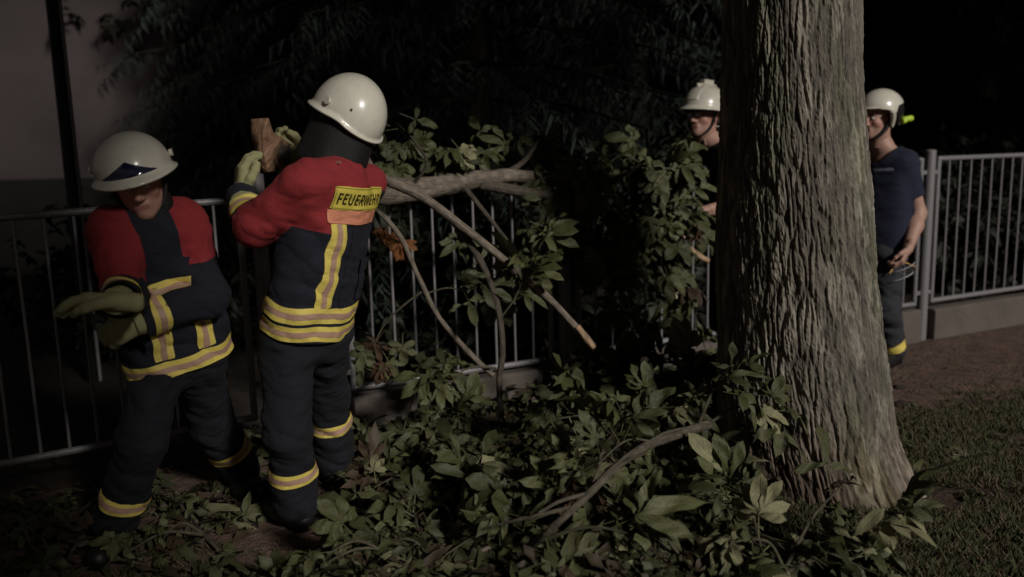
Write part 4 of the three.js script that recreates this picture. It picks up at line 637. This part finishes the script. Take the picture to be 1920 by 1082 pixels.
// -- the thick limb lying on the railing
{
  const base = at(760, 360, 4.36), o = thing('broken_limb', 'thick broken tree limb lying across the top of the railing', 'tree limb', base);
  const P = [at(497, 268, 3.62), at(520, 285, 3.7), at(600, 335, 3.95), at(690, 357, 4.2), at(770, 358, 4.38), at(860, 342, 4.52), at(950, 330, 4.62), at(1010, 332, 4.72)];
  part('stem', tube(P, (t) => t < 0.5 ? mix(0.058, 0.068, t * 2) : mix(0.068, 0.03, (t - 0.5) * 2), 70, 20, 0.16), MAT.barkPale, o);
  const e = [tube([P[1], P[0].clone().add(V(-0.0, 0.03, 0.02)), P[0].clone().add(V(-0.005, 0.1, 0.03))], [0.06, 0.034], 10, 12, 0.35), tube([P[1], P[0].clone().add(V(0.01, -0.03, 0.03)), P[0].clone().add(V(0.02, -0.12, 0.04))], [0.058, 0.022], 10, 12, 0.35)]; for (let i = 0; i < 1; i++) { const a = i / 4 * 6.28, r = 0.036, q = P[0].clone().add(V(Math.cos(a) * r, Math.sin(a) * r, 0)); e.push(tube([q.clone().add(V(0.02, 0.0, -0.02)), q.clone().add(V(rr(-0.02, 0.0), rr(0.03, 0.07), 0.02)), q.clone().add(V(rr(-0.05, 0.01), rr(0.06, 0.14), 0.03))], [0.024, 0.006], 6, 6, 0.2)); e.push(tube([q.clone().add(V(0.015, 0.01, -0.0)), q.clone().add(V(rr(0.0, 0.03), -0.06, 0.03)), q.clone().add(V(rr(0.0, 0.06), rr(-0.13, -0.09), 0.035))], [0.022, 0.007], 6, 6, 0.2)); }
  part('splintered_end', merge(e), M(0.46, 0.27, 0.17, 0.75, { map: TX.wood, bumpMap: TX.woodBump, bumpScale: 0.006 }), o);
  for (const [pts, r] of [[[at(900, 345, 4.55), at(990, 362, 4.6), at(1080, 372, 4.75), at(1140, 395, 4.8), at(1185, 440, 4.8)], [0.034, 0.014]], [[at(940, 332, 4.6), at(985, 300, 4.68), at(1010, 262, 4.75)], [0.02, 0.008]], [[at(1000, 334, 4.7), at(1090, 350, 4.75), at(1165, 330, 4.75), at(1210, 300, 4.72)], [0.022, 0.009]], [[at(770, 352, 4.36), at(800, 305, 4.3), at(770, 255, 4.25)], [0.01, 0.005]], [[at(870, 350, 4.46), at(930, 425, 4.42), at(990, 500, 4.4), at(1010, 520, 4.4)], [0.014, 0.007]]]) part('branch', tube(pts, r, 24, 9, 0.14), MAT.bark, o);
  // clusters of big leaves above and below the limb
  const cl2 = (px, py, d, n, w = [0, 0.02], sp = 0.1, s = [0.75, 1.05]) => { const c = at(px, py, d); for (let i = 0; i < n; i++) { const v = rdir(); addLeaf(o, c.clone().addScaledVector(rdir(), sp * rnd()), v.add(V(0, -0.25, 0.5)), V(rr(-0.5, 0.6), 0.5, 1), pickKind(w), rr(...s)); } };
  cl2(745, 240, 4.5, 3, [0.3, 0], 0.06); cl2(775, 285, 4.5, 3, [0.1, 0.0], 0.09); cl2(835, 278, 4.55, 3, [0.2, 0], 0.09); cl2(765, 215, 4.5, 1); cl2(915, 272, 4.75, 2, [0.2, 0], 0.06); cl2(860, 296, 4.6, 2, [0, 0.1], 0.06);
  cl2(1000, 270, 4.85, 3, [0, 0], 0.12); cl2(985, 305, 4.85, 2, [0, 0.15], 0.1); cl2(985, 385, 4.6, 3, [0, 0.3], 0.1); cl2(1040, 345, 4.7, 5, [0, 0.25], 0.12); cl2(1090, 400, 4.72, 7, [0, 0.2], 0.14); cl2(1120, 345, 4.75, 5, [0.05, 0.2], 0.12); cl2(1050, 430, 4.65, 5, [0, 0.2], 0.13); cl2(1130, 470, 4.7, 6, [0.05, 0.1], 0.13);
  cl2(890, 450, 4.45, 2, [0, 0.15], 0.1); cl2(965, 490, 4.4, 3, [0, 0.1], 0.1); cl2(960, 530, 4.2, 2, [0.1, 0], 0.06); cl2(1000, 440, 4.5, 3, [0, 0.1], 0.12);
  for (const s of [[730, 425, 4.22], [742, 432, 4.2]]) { addLeaf(o, at(...s), V(0.2, -1, 0.1), V(0.3, 0.2, 1), 'orange', 0.55); addLeaf(o, at(...s), V(-0.7, -0.5, 0.1), V(0.1, 0.4, 1), 'orange', 0.45); }
}
// -- the long peeled stick and the thin branches hanging in front of the railing
{
  const o = thing('broken_branch', 'long bare branch with a pale broken tip slanting down before the railing', 'branch', at(930, 480, 3.95)), P = [at(672, 268, 3.72), at(700, 322, 3.8), at(790, 368, 3.88), at(880, 435, 3.95), at(960, 500, 3.98), at(1040, 570, 4.0), at(1090, 625, 4.0), at(1112, 650, 4.0)];
  part('stem', tube(P, (t) => mix(0.024, 0.0155, t) + 0.004 * Math.exp(-((t - 0.96) ** 2) / 0.002), 60, 14, 0.14), MAT.barkPale, o);
  part('broken_tip', merge([tube([at(1082, 612, 3.975), at(1100, 636, 3.97), at(1113, 652, 3.975)], [0.017, 0.013], 8, 10, 0.25), tube([at(1094, 632, 3.985), at(1104, 646, 3.98), at(1107, 655, 3.98)], [0.012, 0.004], 6, 7, 0.3)]), MAT.split, o);
  part('knot', tube([at(955, 492, 3.97), at(970, 512, 3.97)], 0.026, 6, 10, 0.3), MAT.bark, o);
}
{
  const o = thing('broken_branch', 'curved greenish branch bending down to the ground left of the middle post', 'branch', at(935, 640, 3.95));
  part('stem', tube([at(838, 398, 4.0), at(880, 455, 4.0), at(915, 520, 3.98), at(936, 590, 3.95), at(942, 660, 3.93), at(936, 715, 3.92), at(940, 790, 3.9)], [0.019, 0.014], 36, 10, 0.12), MAT.bark, o);
  leafyTwig(o, [at(936, 600, 3.95), at(965, 560, 3.95), at(985, 515, 3.97)], 0.006, 6, [0, 0.1]);
  leafyTwig(o, [at(930, 690, 3.92), at(880, 690, 3.85), at(840, 715, 3.8)], 0.006, 5, [0.05, 0.1]);
}
{
  const o = thing('broken_branch', 'thin pale branch hanging from the orange leaves across the left bars', 'branch', at(800, 540, 3.98));
  part('stem', tube([at(700, 385, 4.0), at(748, 440, 4.0), at(785, 520, 3.98), at(820, 590, 3.97), at(860, 640, 3.95), at(900, 682, 3.94), at(925, 705, 3.92)], [0.012, 0.013], 34, 9, 0.14), MAT.barkPale, o);
  part('twig', tube([at(795, 545, 3.98), at(760, 570, 3.98), at(720, 610, 4.0), at(700, 650, 4.0)], [0.006, 0.004], 14, 6, 0.1), MAT.twig, o);
  leafyTwig(o, [at(800, 550, 3.98), at(840, 540, 4.0), at(880, 548, 4.02)], 0.005, 3, [0, 0.2]);
  for (const [x, y, k] of [[745, 430, 'orange'], [720, 620, 'brown'], [735, 655, 'brown'], [700, 630, 'green'], [715, 655, 'green'], [755, 625, 'pale'], [690, 660, 'green']]) addLeaf(o, at(x, y, 4.02), V(rr(-0.6, 0.6), -0.8, 0.2), V(0.2, 0.3, 1), k, 0.7);
}
// -- leafy branch held by the helper behind the trunk
{
  const o = thing('leafy_branch', 'leafy cut branch held over the railing beside the trunk', 'branch', at(1230, 420, 4.9));
  part('stem', tube([at(1325, 402, 5.0), at(1260, 390, 4.95), at(1200, 380, 4.9), at(1150, 400, 4.85)], [0.022, 0.01], 20, 10, 0.14), MAT.bark, o);
  part('branch', tube([at(1150, 395, 4.85), at(1205, 455, 4.8), at(1240, 510, 4.78), at(1266, 556, 4.76)], [0.012, 0.011], 18, 9, 0.12), MAT.bark, o);
  part('cut_end', tube([at(1263, 549, 4.755), at(1269, 560, 4.755)], [0.0105, 0.0085], 4, 10, 0.1), M(0.75, 0.66, 0.5, 0.7), o);
  part('branch', tube([at(1215, 385, 4.9), at(1260, 430, 4.86), at(1300, 476, 4.84)], [0.014, 0.02], 14, 10, 0.12), MAT.bark, o);
  part('broken_tip', tube([at(1286, 463, 4.83), at(1308, 479, 4.82), at(1329, 490, 4.82)], [0.023, 0.014], 8, 10, 0.3), MAT.split, o);
  const c = (px, py, d, n, w, sp, dn = -0.3, s = [0.75, 1.05]) => { const q = at(px, py, d); for (let i = 0; i < n; i++) { const v = rdir(); addLeaf(o, q.clone().addScaledVector(rdir(), sp * rnd()), v.add(V(0, dn, 0.45)), V(rr(-0.5, 0.6), 0.6, 1), pickKind(w), rr(...s)); } };
  c(1262, 296, 4.85, 5, [0.15, 0], 0.04, -0.7, [0.8, 1.0]); c(1160, 290, 4.9, 5, [0, 0], 0.08); c(1195, 270, 4.95, 3, [0.2, 0], 0.1); c(1220, 330, 4.9, 8, [0, 0.05], 0.15); c(1270, 345, 4.85, 8, [0, 0.05], 0.12);
  c(1160, 410, 4.8, 8, [0.02, 0.05], 0.13, -0.7); c(1140, 450, 4.8, 7, [0.02, 0], 0.1, -0.9); c(1200, 430, 4.85, 8, [0, 0.2], 0.14, -0.5); c(1250, 400, 4.85, 8, [0, 0.1], 0.13, -0.5); c(1150, 500, 4.75, 5, [0.1, 0], 0.07, -1.2); c(1290, 400, 4.88, 6, [0.08, 0.1], 0.1, -0.6); c(1240, 480, 4.85, 6, [0, 0.1], 0.12, -0.8); c(1300, 540, 4.9, 4, [0.05, 0.1], 0.1, -0.8);
  c(1180, 560, 4.8, 4, [0, 0.2], 0.16, -0.5); c(1240, 620, 4.7, 5, [0, 0.25], 0.16, -0.3); c(1180, 650, 4.6, 4, [0.03, 0.25], 0.15, -0.3); c(1310, 640, 4.7, 6, [0.1, 0.2], 0.12, -0.3); c(1320, 700, 4.5, 4, [0.35, 0.1], 0.1, 0);
}
// -- cut branches heaped on the ground
function heap(label, stem, r, twigs, w, mat = MAT.bark, lo = 1) {
  const pts = stem.map(([x, y, h]) => gp(x, y, h * 0.8)), o = thing('cut_branch', label, 'branch', pts[0].clone().setY(0), 'cut branches heaped on the ground');
  part('stem', tube(pts, r, 34, 10, 0.14), mat, o);
  for (const [t, n, leaves] of twigs) {
    const c = new THREE.CatmullRomCurve3(pts, false, 'centripetal');
    for (let i = 0; i < n; i++) { const p = c.getPoint(cl(t + rr(-0.12, 0.12))), a = rr(-1, 1), d = c.getTangent(t).multiplyScalar(0.4).add(V(rr(-1, 1), rr(-0.05, 0.38), rr(-0.8, 0.8))).normalize(), L = rr(0.2, 0.42) * lo, q = p.clone().addScaledVector(d, L * 0.5).add(V(0, 0.03, 0)), e = p.clone().addScaledVector(d, L); e.y = Math.max(0.05, e.y - 0.03); leafyTwig(o, [p, q, e], rr(0.004, 0.008), Math.max(2, Math.round(leaves * 0.85)), w, [0.62 * lo, 1.12 * lo], true, 0.12); }
  }
  return o;
}
{ const o = heap('cut branch with a forked bare stem in the middle of the leaf heap', [[1330, 795, 0.5], [1200, 842, 0.56], [1150, 880, 0.54], [1100, 930, 0.48], [1040, 985, 0.38], [990, 1030, 0.2]], [0.019, 0.011], [[0.05, 3, 6], [0.95, 2, 5]], [0.1, 0.05], MAT.barkMid);
  for (const l of [[[1160, 872, 0.435], [1130, 850, 0.46], [1122, 880, 0.44], [1112, 905, 0.41]], [[1105, 925, 0.388], [1050, 940, 0.39], [1010, 962, 0.36]], [[1200, 842, 0.448], [1240, 815, 0.46], [1285, 802, 0.45]], [[1080, 950, 0.36], [1000, 968, 0.33], [930, 985, 0.28]], [[1150, 880, 0.432], [1185, 860, 0.46], [1210, 850, 0.48]]]) part('twig', tube(gpts(l), [0.008, 0.0045], 14, 7, 0.12), MAT.barkMid, o); }
heap('thin cut branch lying level across the heap below the forked one', [[1180, 958, 0.14], [1080, 968, 0.15], [980, 972, 0.15], [880, 962, 0.13], [820, 950, 0.1]], [0.012, 0.007], [[0.2, 2, 5], [0.5, 3, 6], [0.9, 3, 6]], [0.06, 0.08]);
heap('cut branch running from the boots of the first helper into the heap', [[560, 1062, 0.04], [640, 1010, 0.07], [740, 945, 0.12], [840, 890, 0.16], [930, 860, 0.16]], [0.02, 0.009], [[0.55, 2, 5], [0.75, 2, 5], [0.95, 3, 5]], [0.05, 0.1], MAT.bark, 0.85);
heap('cut branch with leaves raised under the curved branch by the railing', [[860, 880, 0.06], [900, 840, 0.09], [940, 815, 0.12], [1000, 815, 0.1]], [0.014, 0.007], [[0.2, 2, 5], [0.5, 2, 5], [0.9, 2, 5]], [0.06, 0.12]);
heap('cut branch with dull leaves just right of the legs of the first helper', [[700, 920, 0.04], [740, 860, 0.07], [790, 820, 0.09], [850, 800, 0.08]], [0.012, 0.007], [[0.3, 2, 5], [0.6, 2, 5], [0.95, 2, 5]], [0.03, 0.25]);
heap('cut branch with fresh leaves standing up in front of the dark trunk side', [[1180, 900, 0.05], [1150, 860, 0.12], [1140, 820, 0.2], [1160, 800, 0.24]], [0.012, 0.006], [[0.4, 2, 5], [0.7, 3, 6], [0.95, 3, 6]], [0.22, 0.02]);
heap('cut branch with large pale leaves beside the left foot of the trunk', [[1400, 985, 0.04], [1380, 940, 0.08], [1345, 915, 0.1]], [0.011, 0.006], [[0.5, 2, 4], [0.9, 2, 5]], [0.3, 0.03], MAT.bark, 0.75);
heap('cut branch with broad leaves at the bottom centre of the heap', [[1240, 1075, 0.04], [1190, 1020, 0.13], [1130, 990, 0.17], [1090, 960, 0.2]], [0.012, 0.006], [[0.3, 3, 6], [0.6, 4, 6], [0.95, 3, 6]], [0.12, 0.05]);
heap('cut branch with withered brown leaves at the bottom edge of the heap', [[1330, 1090, 0.05], [1285, 1050, 0.12], [1250, 1020, 0.14]], [0.01, 0.006], [[0.5, 2, 5], [0.9, 3, 6]], [0.1, 0.55]);
heap('cut branch with big pale leaves lying before the foot of the trunk', [[1430, 1095, 0.05], [1490, 1065, 0.08], [1560, 1035, 0.09]], [0.01, 0.005], [[0.35, 2, 4], [0.75, 1, 4]], [0.5, 0.03]);
heap('cut branch with small leaves between pale and brown branches at the bottom', [[1350, 985, 0.06], [1400, 1010, 0.1], [1450, 1050, 0.1]], [0.01, 0.006], [[0.4, 3, 6], [0.9, 3, 6]], [0.15, 0.1]);
heap('cut branch at the bottom left of the heap behind the boots', [[850, 1085, 0.05], [800, 1040, 0.1], [740, 1030, 0.1], [690, 1050, 0.08]], [0.011, 0.006], [[0.3, 3, 5], [0.7, 2, 5]], [0.06, 0.15], MAT.bark, 0.85);
heap('bare thin cut branch curving up at the bottom of the heap', [[845, 1085, 0.06], [880, 1045, 0.12], [930, 1022, 0.14], [985, 1005, 0.12]], [0.009, 0.006], [[0.9, 2, 4]], [0.06, 0.15], MAT.barkPale);
heap('green cut branch on the ground between the two jacketed helpers', [[420, 1040, 0.03], [380, 1000, 0.08], [350, 960, 0.06]], [0.009, 0.005], [[0.5, 2, 4], [0.9, 2, 4]], [0.03, 0.1], MAT.bark, 0.7);
heap('cut branch with yellowish leaves in the bottom left corner', [[150, 1090, 0.03], [80, 1040, 0.08], [20, 980, 0.08]], [0.009, 0.005], [[0.3, 2, 4], [0.7, 2, 5]], [0.05, 0.3], MAT.bark, 0.7);
heap('cut branch in dim light behind the legs of the first helper', [[500, 900, 0.03], [450, 870, 0.07], [400, 880, 0.06]], [0.009, 0.005], [[0.4, 1, 4], [0.8, 2, 4]], [0.08, 0.5], MAT.bark, 0.65);
heap('cut branch in the shadow left of the trunk near the railing', [[1290, 800, 0.05], [1240, 760, 0.15], [1200, 720, 0.25]], [0.011, 0.006], [[0.4, 3, 6], [0.8, 4, 6]], [0.04, 0.25]);
// hand-placed large leaves of the photograph
{
  const o = scene.children.find((c) => c.userData.label?.startsWith('cut branch with large pale'));
  const big = (px, py, h, ang, len, k) => { const pos = [], uv = [], idx = []; leafShape(len, len * 0.42, 8, 0, 0.25, pos, uv, idx, V(0, 0, 0), 0.015); const m = new THREE.Mesh(geo(pos, idx, uv), LMAT[k][0]); m.name = 'leaf'; m.castShadow = m.receiveShadow = true; const p = at(px - 6, py - 12, 2.98); m.position.copy(p).sub(o.position); m.quaternion.copy(quatFor(V(Math.sin(ang), Math.cos(ang), 0.05), V(0.3, 0.35, 1))); o.add(m); };
  big(1366, 902, 0.16, -0.62, 0.2, 'pale'); big(1368, 898, 0.17, -0.2, 0.15, 'green'); big(1372, 905, 0.15, 0.45, 0.14, 'green'); big(1362, 905, 0.15, 0.08, 0.14, 'green'); big(1345, 935, 0.1, -1.1, 0.12, 'pale');
  const q = scene.children.find((c) => c.userData.label?.startsWith('cut branch with big pale'));
  const big2 = (px, py, h, ang, len, k) => { const pos = [], uv = [], idx = []; leafShape(len, len * 0.5, 8, 0, 0.3, pos, uv, idx, V(0, 0, 0), 0.02); const m = new THREE.Mesh(geo(pos, idx, uv), LMAT[k][0]); m.name = 'leaf'; m.castShadow = m.receiveShadow = true; m.position.copy(at(px, py, 2.86)).sub(q.position); m.quaternion.copy(quatFor(V(Math.sin(ang), Math.cos(ang), 0.25), V(0.25, 0.6, 0.9))); q.add(m); };
  big2(1585, 1032, 0.12, 0.6, 0.15, 'pale'); big2(1600, 1032, 0.1, 1.35, 0.145, 'pale'); big2(1556, 1024, 0.12, -0.1, 0.13, 'pale'); big2(1575, 1030, 0.11, 1.0, 0.12, 'green'); big2(1520, 1050, 0.08, -0.5, 0.12, 'pale'); big2(1545, 1040, 0.1, 0.3, 0.13, 'green'); big2(1500, 1072, 0.07, 0.7, 0.11, 'pale'); big2(1590, 1060, 0.06, 2.0, 0.13, 'green');
}
// ---------------------------------------------------------------- ground cover
const inHeap = (x, z) => { const d = -z, px = 960 + 1600 * x / d; return px > 640 && px < 1420 ? 1 : px < 640 ? 0.26 : 0.012; };
{
  const list = []; const boots = gp(550, 1010, 0); let n = 0;
  while (list.length < 2300 && n++ < 30000) { const z = -rr(2.3, 5.2), x = rr(-2.6, 2.6) * (-z / 4); if (rnd() > inHeap(x, z) || fdist(x, z) < 0.06 || Math.hypot(x - boots.x, z - boots.z - 0.1) < 0.26 || Math.hypot(x - treeBase.x, z - treeBase.z) < 0.42) continue; const h = inHeap(x, z) === 1 ? Math.abs(noise(x * 2, z * 2)) * 0.18 + rnd() * 0.07 : rnd() * 0.015; list.push([V(x, groundH(x, z) + 0.015 + h, z), V(rr(-1, 1), rr(-0.1, 0.5), rr(-1, 1)), V(rr(-0.8, 0.8), 1, rr(-0.6, 0.8)), rr(0.4, 0.95)]); }
  tag(foliage('leaf_litter', scene, list, LW, [[0.075, 0.082, 0.033], [0.1, 0.105, 0.045], [0.05, 0.056, 0.024], [0.08, 0.054, 0.032], [0.06, 0.045, 0.028], [0.085, 0.094, 0.042], [0.18, 0.18, 0.1]]), 'loose green and brown leaves strewn over the ground round the heap', null, null, 'stuff');
}
{
  const list = [], blade = (() => { const pos = [], uv = [], idx = []; for (const [a, h, b] of [[0, 0.055, 0.02], [2.2, 0.045, -0.02], [4.1, 0.05, 0.015], [5.2, 0.035, 0.03]]) { const k = pos.length / 3, c = Math.cos(a), s = Math.sin(a), w = 0.0022; pos.push(c * 0.006 - s * w, 0, s * 0.006 + c * w, c * 0.006 + s * w, 0, s * 0.006 - c * w, c * (0.006 + b * 0.5), h * 0.6, s * (0.006 + b * 0.5), c * (0.006 + b * 1.3), h, s * (0.006 + b * 1.3)); for (let i = 0; i < 4; i++) uv.push(0.4, i / 3); idx.push(k, k + 1, k + 2, k + 1, k + 3, k + 2); } return geo(pos, idx, uv); })();
  let n = 0; while (list.length < 44000 && n++ < 300000) { const z = -rr(1.9, 5.6), x = rr(-2.2, 4.2) * (-z / 4), d = fdist(x, z), px = 960 + 1600 * x / -z; if (d < 0.04 || Math.hypot(x - treeBase.x, z - treeBase.z) < 0.36) continue; const edge = sst(0.95, 1.5, d + 0.25 * noise(x * 2, z * 2)), pr = Math.max(edge, d < 0.1 ? 0.15 : 0.015) * (px > 1430 ? 1 : px > 560 ? 0.25 : 0.7) * sst(-0.35, 0.15, noise(x * 2.3, z * 2.3) + 0.4 * noise(x * 9, z * 9) + 0.1); if (rnd() > pr) continue; list.push([V(x, groundH(x, z) - 0.004, z), V(rr(-0.3, 0.3), 1, rr(-0.3, 0.3)), V(rr(-1, 1), 0.1, rr(-1, 1)), rr(0.4, 1.05)]); }
  tag(foliage('grass', scene, list, M(1, 1, 1, 0.85, { side: THREE.DoubleSide }), [[0.065, 0.078, 0.03], [0.085, 0.094, 0.04], [0.12, 0.09, 0.055], [0.055, 0.068, 0.027], [0.13, 0.1, 0.062]], blade), 'short patchy grass on the verge right and left of the trunk', null, null, 'stuff');
}
{
  const list = []; for (let i = 0; i < 420; i++) { const s = rr(-3, 9), p = fl(s, 0, rr(0.05, 1.6)); list.push(p.setY(0.006 + rnd() * 0.006)); }
  const g = new THREE.IcosahedronGeometry(0.012, 1), im = new THREE.InstancedMesh(g, MAT.concrete, list.length), m = new THREE.Matrix4(); list.forEach((p, i) => im.setMatrixAt(i, m.compose(p, new THREE.Quaternion().setFromAxisAngle(rdir(), rnd() * 3), V(rr(0.4, 1.2), rr(0.3, 0.8), rr(0.4, 1.2)))));
  im.name = 'gravel'; im.castShadow = im.receiveShadow = true; scene.add(im); tag(im, 'small pebbles scattered on the brown footpath', null, null, 'stuff');
}
for (const [px, py, s, l] of [[1686, 727, 0.03, 'small dark stone lying on the footpath right of the trunk, farther of two'], [1690, 758, 0.035, 'small dark stone lying on the footpath right of the trunk, nearer of two']]) { const p = gp(px, py, 0.02), g = new THREE.IcosahedronGeometry(s, 3), P = g.attributes.position; for (let i = 0; i < P.count; i++) { const k = 1 + 0.3 * noise(P.getX(i) * 40, P.getY(i) * 40, P.getZ(i) * 40 + px); P.setXYZ(i, P.getX(i) * k * 1.3, P.getY(i) * k * 0.55, P.getZ(i) * k); } g.computeVertexNormals(); g.translate(p.x, 0.022, p.z); const o = part('stone', g, M(0.05, 0.035, 0.03, 0.95, { bumpMap: TX.soilBump, bumpScale: 0.004 }), scene); o.name = numbered('stone'); tag(o, l, 'stone'); }
// clear goggles hanging from the hand of the helper at right
{
  const w = at(1692, 510, 5.26), o = thing('safety_goggles', 'clear safety goggles held by the helper right of the trunk', 'goggles', w), pos = [], uv = [], idx = [];
  const glass = new THREE.MeshPhysicalMaterial({ color: C3(0.97, 0.98, 1), transmission: 0.97, roughness: 0.1, thickness: 0, side: THREE.DoubleSide });
  for (let j = 0; j <= 6; j++) for (let i = 0; i <= 20; i++) { const a = mix(-1.5, 1.5, i / 20), t = j / 6; pos.push(w.x + Math.sin(a) * 0.068, w.y + 0.03 - 0.06 * t + 0.03 * Math.sin(a), w.z + Math.cos(a) * 0.045 - 0.01 * t); uv.push(i / 20, t); }
  for (let j = 0; j < 6; j++) for (let i = 0; i < 20; i++) { const a = j * 21 + i, b = a + 21; idx.push(a, b, a + 1, a + 1, b, b + 1); }
  part('lens', geo(pos, idx, uv), glass, o);
  const ring = (t) => Array.from({ length: 13 }, (_, i) => { const a = mix(-1.5, 1.5, i / 12); return V(w.x + Math.sin(a) * 0.069, w.y + 0.03 - 0.06 * t + 0.03 * Math.sin(a), w.z + Math.cos(a) * 0.046 - 0.01 * t); });
  part('frame', merge([tube(ring(0), 0.0025, 20, 6), tube(ring(1), 0.0025, 20, 6)]), M(0.5, 0.52, 0.55, 0.4), o);
  part('strap', tube([V(w.x - 0.08, w.y - 0.01, w.z), V(w.x - 0.03, w.y + 0.05, w.z - 0.02), V(w.x + 0.02, w.y + 0.055, w.z - 0.02), V(w.x + 0.08, w.y + 0.03, w.z)], 0.005, 16, 6), M(0.6, 0.35, 0.12, 0.7), o);
}
renderer.render(scene, camera);
